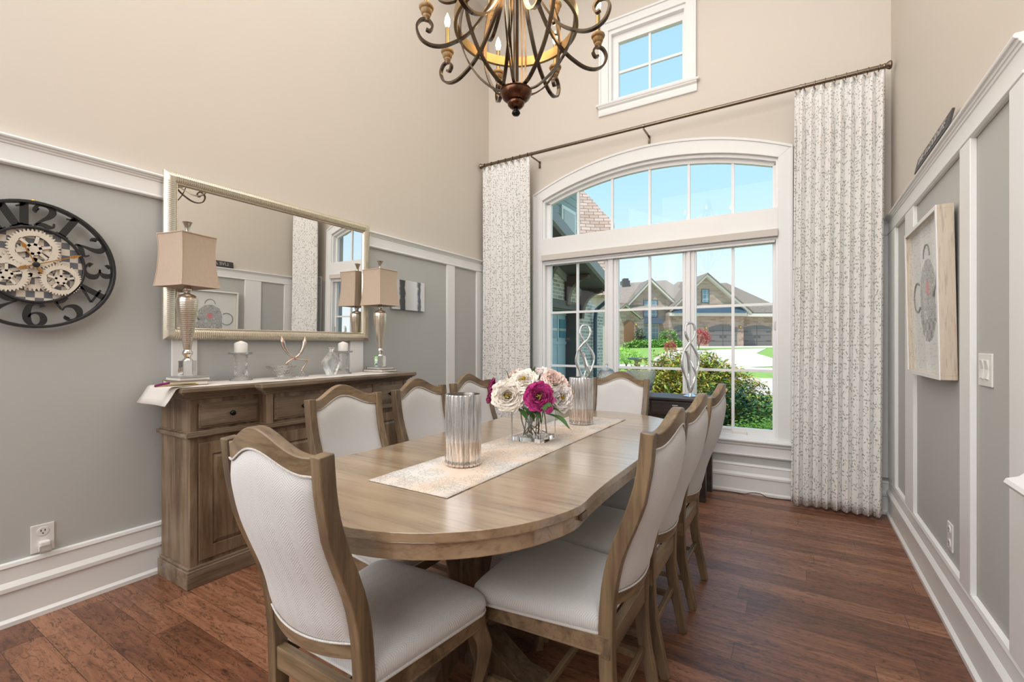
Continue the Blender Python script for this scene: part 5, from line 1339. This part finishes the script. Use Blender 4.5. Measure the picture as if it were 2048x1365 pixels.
hip(m, 620, ((1395,549),(1450,545)), 1., 14, 6, 1330, 1500)
m.build('roof', 'roof_street', hs)
m = MB(); hip(m, 627, ((1410,562),(1480,558)), -.5, 10, 3.2, 1400, 1580); m.build('roof', 'roof_street2', hs)
m = MB()
def gable_trim(m, a, p_, b_, t, y0, y1):
    for q, r_ in ((a, p_), (p_, b_)):
        m.prism([(U(q[0]), V(q[1])), (U(r_[0]), V(r_[1])), (U(r_[0]), V(r_[1]+t)), (U(q[0]), V(q[1]+t))], 'y', y0, y1)
gable_trim(m, (1250,613), (1300,560), (1351,608), 5, -.55, -.02); gable_trim(m, (1332,620), (1401,553), (1487,627), 5, -1.75, -1.2); gable_trim(m, (1232,621), (1243,612), (1274,637), 3, -1.95, -1.5)
m.box(U(1330), U(1478), -1.7, -1.2, V(634), V(628)); m.box(U(1478), U(1600), -.5, 0, V(634), V(628))
m.build('trim', paint('house_trim', (.80,.73,.68), .7, .05).name, hs)
m = MB()
for q, r_, yb in (((1248,613),(1300,558),6), ((1300,558),(1354,610),6), ((1330,620),(1401,551),6), ((1401,551),(1490,627),6), ((1230,621),(1243,610),0), ((1243,610),(1276,638),0)):
    m.prism([(U(q[0]), V(q[1])), (U(r_[0]), V(r_[1])), (U(r_[0]), V(r_[1]+2.2)), (U(q[0]), V(q[1]+2.2))], 'y', -1.9 if q[0] > 1325 else -.6 if q[0] > 1247 else -2.1, yb)
m.build('roof', 'roof_street2', hs)
m = MB(); n = len(m.v)
m.v += [(U(1334), -1.9, V(628)), (U(1478), -1.9, V(628)), (U(1470), -1.2, V(616)), (U(1342), -1.2, V(616))]; m.f += [(0,1,2,3)]
m.box(U(1282), U(1322), -.9, -.0, V(648), V(644)); m.prism([(U(1280), V(645)), (U(1324), V(645)), (U(1316), V(637)), (U(1288), V(637))], 'y', -.7, 0)
m.build('shed_roof', 'blue_metal', hs)
m = MB(); m.box(U(1261), U(1277), 3.6, 4.8, V(570), V(552)); m.box(U(1264), U(1275), 3.8, 4.6, V(552), V(547)); m.build('chimney', 'house_dark', hs)
def arch_door(u0, u1, v0, va, v1, y, mat, name):
    n = 10; pts = [(U(u0), V(v1)), (U(u1), V(v1))] + [(U(u1+(u0-u1)*i/n), V(v0+(va-v0)*(1-(2*i/n-1)**2))) for i in range(n+1)]
    m = MB(); m.prism(pts, 'y', y-.03, y+.1); d = m.build(name, mat, hs)
    return d
for u0, u1, y in ((1340,1370,-1.2), (1408,1463,-1.2), (1484,1543,0)):
    d = arch_door(u0, u1, 657, 651, 694.5, y, 'garage_grey', 'garage_door')
    m = MB(); um = (u0+u1)/2
    m.box(U(um)-.02, U(um)+.02, y-.05, y-.03, V(694), V(653)); m.box(U(um)-.35, U(um)-.12, y-.06, y-.03, V(676), V(672)); m.box(U(um)+.12, U(um)+.35, y-.06, y-.03, V(676), V(672))
    for v_ in (664, 682): m.box(U(u0)+.1, U(u0)+.6, y-.05, y-.03, V(v_)-.04, V(v_)+.03); m.box(U(u1)-.6, U(u1)-.1, y-.05, y-.03, V(v_)-.04, V(v_)+.03)
    for v_ in (662, 671, 683): m.box(U(u0)+.02, U(u1)-.02, y-.04, y-.03, V(v_)-.015, V(v_)+.015)
    m.build('hinge_hardware', 'house_dark', d)
arch_door(1241, 1260, 646, 642, 684, -1.5, 'door_brown', 'front_door')
def swin(u0, u1, v0, v1, y):
    m = MB(); m.box(U(u0)-.1, U(u1)+.1, y-.05, y, V(v1)-.1, V(v0)+.1); w_ = m.build('window', 'house_cream' if v1 > 640 else 'house_dark', hs)
    m = MB(); m.box(U(u0), U(u1), y-.07, y-.05, V(v1), V(v0)); m.build('pane', 'street_window', w_)
swin(1288, 1301, 602, 618, 0); swin(1303, 1314, 602, 618, 0); swin(1288, 1314, 621, 634, 0); swin(1284, 1298, 650, 681, 0); swin(1301, 1316, 650, 681, 0); swin(1395, 1407, 583, 607, -1.21)
m = MB(); m.tube([(U(1476), -.2, V(630)), (U(1475.5), -.1, V(640)), (U(1475.5), -.1, V(693))], .06, 6); m.build('downspout', 'house_dark', hs)
for u, v_, y in ((1402,657,-1.3), (1469,655,-1.3), (1264,652,-1.7)):
    m = MB(); m.sphere((U(u), y, V(v_)), .13, 8); m.build('wall_light', 'brass', hs)

# ---- own garage wing seen left through the window
GX = -4.0
gw = empty('garage_wing', (GX, 8.0, -.5), 'brick garage wing with grey blue door and dark corbels left outside the window', 'building')
def gb(m, x0, x1, y0, y1, z0, z1): m.box(x0-GX, x1-GX, y0-8, y1-8, z0+.5, z1+.5)
rk = lambda y: 2.76-.30*(y-8.09)       # rake of the roof where it meets the wall
m = MB(); P3 = lambda pts: m.prism([(y-8, z+.5) for y, z in pts], 'x', -.3, 0)
P3([(4.45,-.5),(5.9,-.5),(5.9,rk(5.9)),(4.45,rk(4.45))]); P3([(5.9,1.97),(9.1,1.97),(9.1,rk(9.1)),(5.9,rk(5.9))]); P3([(9.1,-.5),(10.7,-.5),(10.7,rk(10.7)),(9.1,rk(9.1))])
gb(m, GX-4, GX-.301, 10.45, 10.7, -.5, 1.8)
m.build('brick_wall', 'brick_near', gw)
m = MB(); gb(m, GX-.02, GX+.05, 5.9, 9.12, 1.93, 2.10); gb(m, GX-.24, GX+.04, 9.0, 9.12, -.5, 1.97); gb(m, GX-.24, GX, 5.9, 9.1, 1.90, 1.97); m.build('door_surround', 'house_dark', gw)
m = MB(); gb(m, GX-.25, GX-.2, 5.9, 9.05, -.5, 1.93); dr = m.build('garage_door', 'garage_blue', gw)
m = MB()
for y in [6.1+.42*i for i in range(8)]: gb(m, GX-.2, GX-.185, y-.03, y+.03, -.5, 1.93)
for z in (.3, 1.25, 1.86): gb(m, GX-.2, GX-.183, 5.95, 9.02, z-.03, z+.03)
m.build('door_boards', 'garage_blue', dr)
m = MB()
for y in [6.16+.42*i for i in range(7)]: gb(m, GX-.2, GX-.178, y, y+.30, 1.36, 1.74)
m.build('pane', 'street_window', dr)
m = MB()
for a, b_ in ((5.0, 9.45),):
    n = len(m.v); z0, z1 = rk(a)+.5, rk(b_)+.5
    for x in (0, .62):
        for y, z in ((a-8, z0), (b_-8, z1)): m.v += [(x, y, z), (x, y, z+.16)]
    m.f += [(0,1,3,2),(4,6,7,5),(0,2,6,4),(1,5,7,3),(0,4,5,1),(2,3,7,6)]
m.build('soffit', 'house_dark', gw)
m = MB()
a, b_ = 5.0, 9.5
for (x0, x1, dz0, dz1) in ((.60, .70, .0, .20), (0, .05, -.14, 0)):
    n = len(m.v)
    for x in (x0, x1):
        for y in (a, b_): m.v += [(x, y-8, rk(y)+.5+dz0), (x, y-8, rk(y)+.5+dz1)]
    m.f += [tuple(n+i for i in f) for f in ((0,1,3,2),(4,6,7,5),(0,2,6,4),(1,5,7,3),(0,4,5,1),(2,3,7,6))]
m.build('fascia', 'siding_grey' if 'siding_grey' in MATS else paint('siding_grey', (.30,.29,.29), .5), gw)
for y in (7.75, 8.58, 9.32):
    m = MB(); zt = rk(y)+.49
    m.prism([(.0,-.60),(.07,-.60),(.085,-.46),(.12,-.32),(.20,-.19),(.34,-.10),(.50,-.06),(.52,0),(0,0)], 'y', y-8-.065, y-8+.065); m.v = [(a, b_, c_+zt) for a, b_, c_ in m.v]; m.build('corbel', 'corbel_brown', gw, bevel=.01)
m = MB(); m.tube([(.58, 1.46, 2.80), (.50, 1.60, 2.66), (.12, 1.95, 2.5), (.08, 2.0, 2.3), (.08, 2.0, 0)], .045, 8); m.build('downspout', 'blue_metal', gw, smooth=60)
m = MB(); gb(m, GX-.3, GX-.02, 4.45, 9.18, 3.0, 4.9); m.build('siding_wall', 'siding_blue', gw)
m = MB(); gb(m, GX-.03, GX+.02, 8.36, 9.05, 3.25, 4.02); uw = m.build('upper_window', 'trim_white', gw); m = MB(); gb(m, GX+.0, GX+.03, 8.44, 8.98, 3.30, 3.95); m.build('pane', 'street_window', uw)
m = MB(); n = 0
for x in (-.2, .55):
    for y, z in ((-1.6, 3.55), (1.25, 4.85)): m.v += [(x, y, z+.45), (x, y, z+.62)]
m.f += [(0,1,3,2),(4,6,7,5),(0,2,6,4),(1,5,7,3),(0,4,5,1),(2,3,7,6)]
m.build('upper_eave', 'blue_metal', gw)
# tan shingled roof rising behind the wing
rf = empty('shingled_roof', (*fr(2.6, 13.5), 2.7), 'tan shingled roof slope rising behind the garage wing', 'roof', rz=YAW)
m = MB(); kk = 13.5/921.7
def RP(u, v, dy): s_ = (13.5+dy)/921.7; return ((u-1024)*s_-2.6, dy, H+(689.8-v)*s_-2.7)
pts = [(1090,590,-.3),(1229,590,-.3),(1229,446,1.0),(1206,424,1.25),(1186,400,1.5),(1165,380,1.7),(1090,300,2.4)]
m.v += [RP(*q) for q in pts]+[tuple(Vector(RP(*q))+Vector((0,.25,-.05))) for q in pts]; n = len(pts)
m.f += [tuple(range(n)), tuple(range(n, 2*n))[::-1]]+[(i, (i+1) % n, (i+1) % n+n, i+n) for i in range(n)]
m.build('roof_slope', 'shingle_tan', rf)
m = MB(); m.box(-1.5, .43, .0, 1.6, -3.2, .2); m.build('wall', 'house_cream', rf)

# ---- planting
def bush(name, c, r, n, size, mat, label, cat='shrub', feather=False, seed=1, group=None, trunk=True):
    rnd = random.Random(seed); root = empty(name, (c[0], c[1], gz(c[1])+.012), label, cat, group); m = MB(); oz = c[2]-gz(c[1])-.012
    for k in range(n):
        a, zc = rnd.uniform(0, 2*PI), rnd.uniform(-.7, 1); q = math.sqrt(max(0, 1-zc*zc)); rr = rnd.uniform(.62, 1.05)**.6
        lump = 1+.12*math.sin(5*a+3*zc)+.10*math.sin(9*a)*q
        p = Vector((r[0]*q*math.cos(a)*rr*lump, r[1]*q*math.sin(a)*rr*lump, r[2]*zc*rr*lump+oz))
        nv = 3 if feather else 1
        for j in range(nv):
            d = Vector((rnd.uniform(-1,1), rnd.uniform(-1,1), rnd.uniform(-.55,.35))).normalized(); sd = d.cross(Vector((rnd.uniform(-.4,.4), rnd.uniform(-.4,.4), 1))).normalized()
            L = size*rnd.uniform(.7,1.3); w_ = L*(.13 if feather else .30)
            m.add([p, p+d*L*.5+sd*w_, p+d*L, p+d*L*.5-sd*w_], [(0,1,2,3)])
    m.build('foliage', mat, root)
    m = MB()
    for k in range(7):
        a = k*.9; m.tube([tuple(q) for q in curve([(0,0,0), (.1*r[0]*math.cos(a), .1*r[1]*math.sin(a), oz*.5), (.6*r[0]*math.cos(a), .6*r[1]*math.sin(a), oz+r[2]*.35)], 3)], .012, 5)
    m.build('stem', 'stem_green', root); return root
bush('japanese_maple', (-1.42, 7.35, .20), (.98, .85, .84), 13500, .09, 'maple_leaf', 'yellow green Japanese maple shrub outside the right casement', feather=True, seed=2)
bush('evergreen_shrub', (-.70, 6.35, .08), (.55, .5, .60), 4200, .06, 'dark_leaf', 'dark green shrub under the maple outside the right casement', seed=3)
bush('evergreen_shrub', (-.15, 6.15, .14), (.42, .38, .38), 2600, .05, 'hedge_leaf', 'mid green shrub right of the dark shrub, outside the right casement', seed=4)
bush('evergreen_shrub', (-.33, 5.15, .18), (.33, .3, .30), 2000, .04, 'bright_leaf', 'bright green low shrub just outside the lower right window corner', seed=5)
bush('ornamental_grass', (*fr(2.15, 8.2), .10), (.36, .36, .62), 1800, .07, 'bright_leaf', 'pale green leafy plant outside behind the crackled vase', 'plant', seed=6)
bush('round_shrub', (*fr(6.2, 25), .55), (.85, .85, .50), 1500, .10, 'bright_leaf', 'bright round shrub on the lawn left of the bird bath', seed=7)
for (x, d, z, r, n, mt, lb, sd) in ((12.6, 44, 1.12, (1.9,.5,.5), 1500, 'hedge_leaf', 'clipped hedge in front of the street house, left half of the front row', 8), (15.9, 44.2, 1.12, (1.5,.5,.45), 1200, 'hedge_leaf', 'clipped hedge in front of the street house, right half of the front row', 9),
    (14.4, 45.9, 1.32, (2.6,.45,.45), 1400, 'hedge_leaf', 'clipped hedge of the back row, close to the street house', 10), (13.2, 47.4, 2.1, (.5,.4,.8), 500, 'dark_leaf', 'small dark upright shrub beside the front door of the street house', 11),
    (16.2, 47.6, 1.95, (.95,.5,.8), 700, 'hedge_leaf', 'tall shrub left of the first garage door', 12)):
    rt_ = bush('hedge', (*fr(x, d), z), r, n, .22, mt, lb, seed=sd); rt_.rotation_euler = (0, 0, YAW)
bush('red_maple', (*fr(15.4, 38), 1.75), (.85, .6, .75), 900, .17, 'red_leaf', 'red Japanese maple beside the driveway across the street', feather=True, seed=13)
bush('red_maple', (*fr(10.5, 30.5), 1.05), (.40, .4, .42), 350, .12, 'red_leaf', 'small red shrub on the far edge of the lawn left of the driveway', feather=True, seed=14)
bb = empty('bird_bath', (*fr(3.0, 11.0), -.5), 'grey stone bird bath on the front lawn', 'bird bath')
m = MB(); m.lathe([(.19,0),(.18,.06),(.09,.12),(.06,.30),(.055,1.0),(.06,1.28),(.10,1.345)], 20); m.build('pedestal', 'stone_grey', bb, smooth=50)
m = MB(); m.lathe([(.10,1.345),(.20,1.36),(.25,1.385),(.255,1.395),(.23,1.392),(.15,1.375),(.001,1.37)], 28, caps=False); m.build('basin', 'stone_grey', bb, smooth=50)
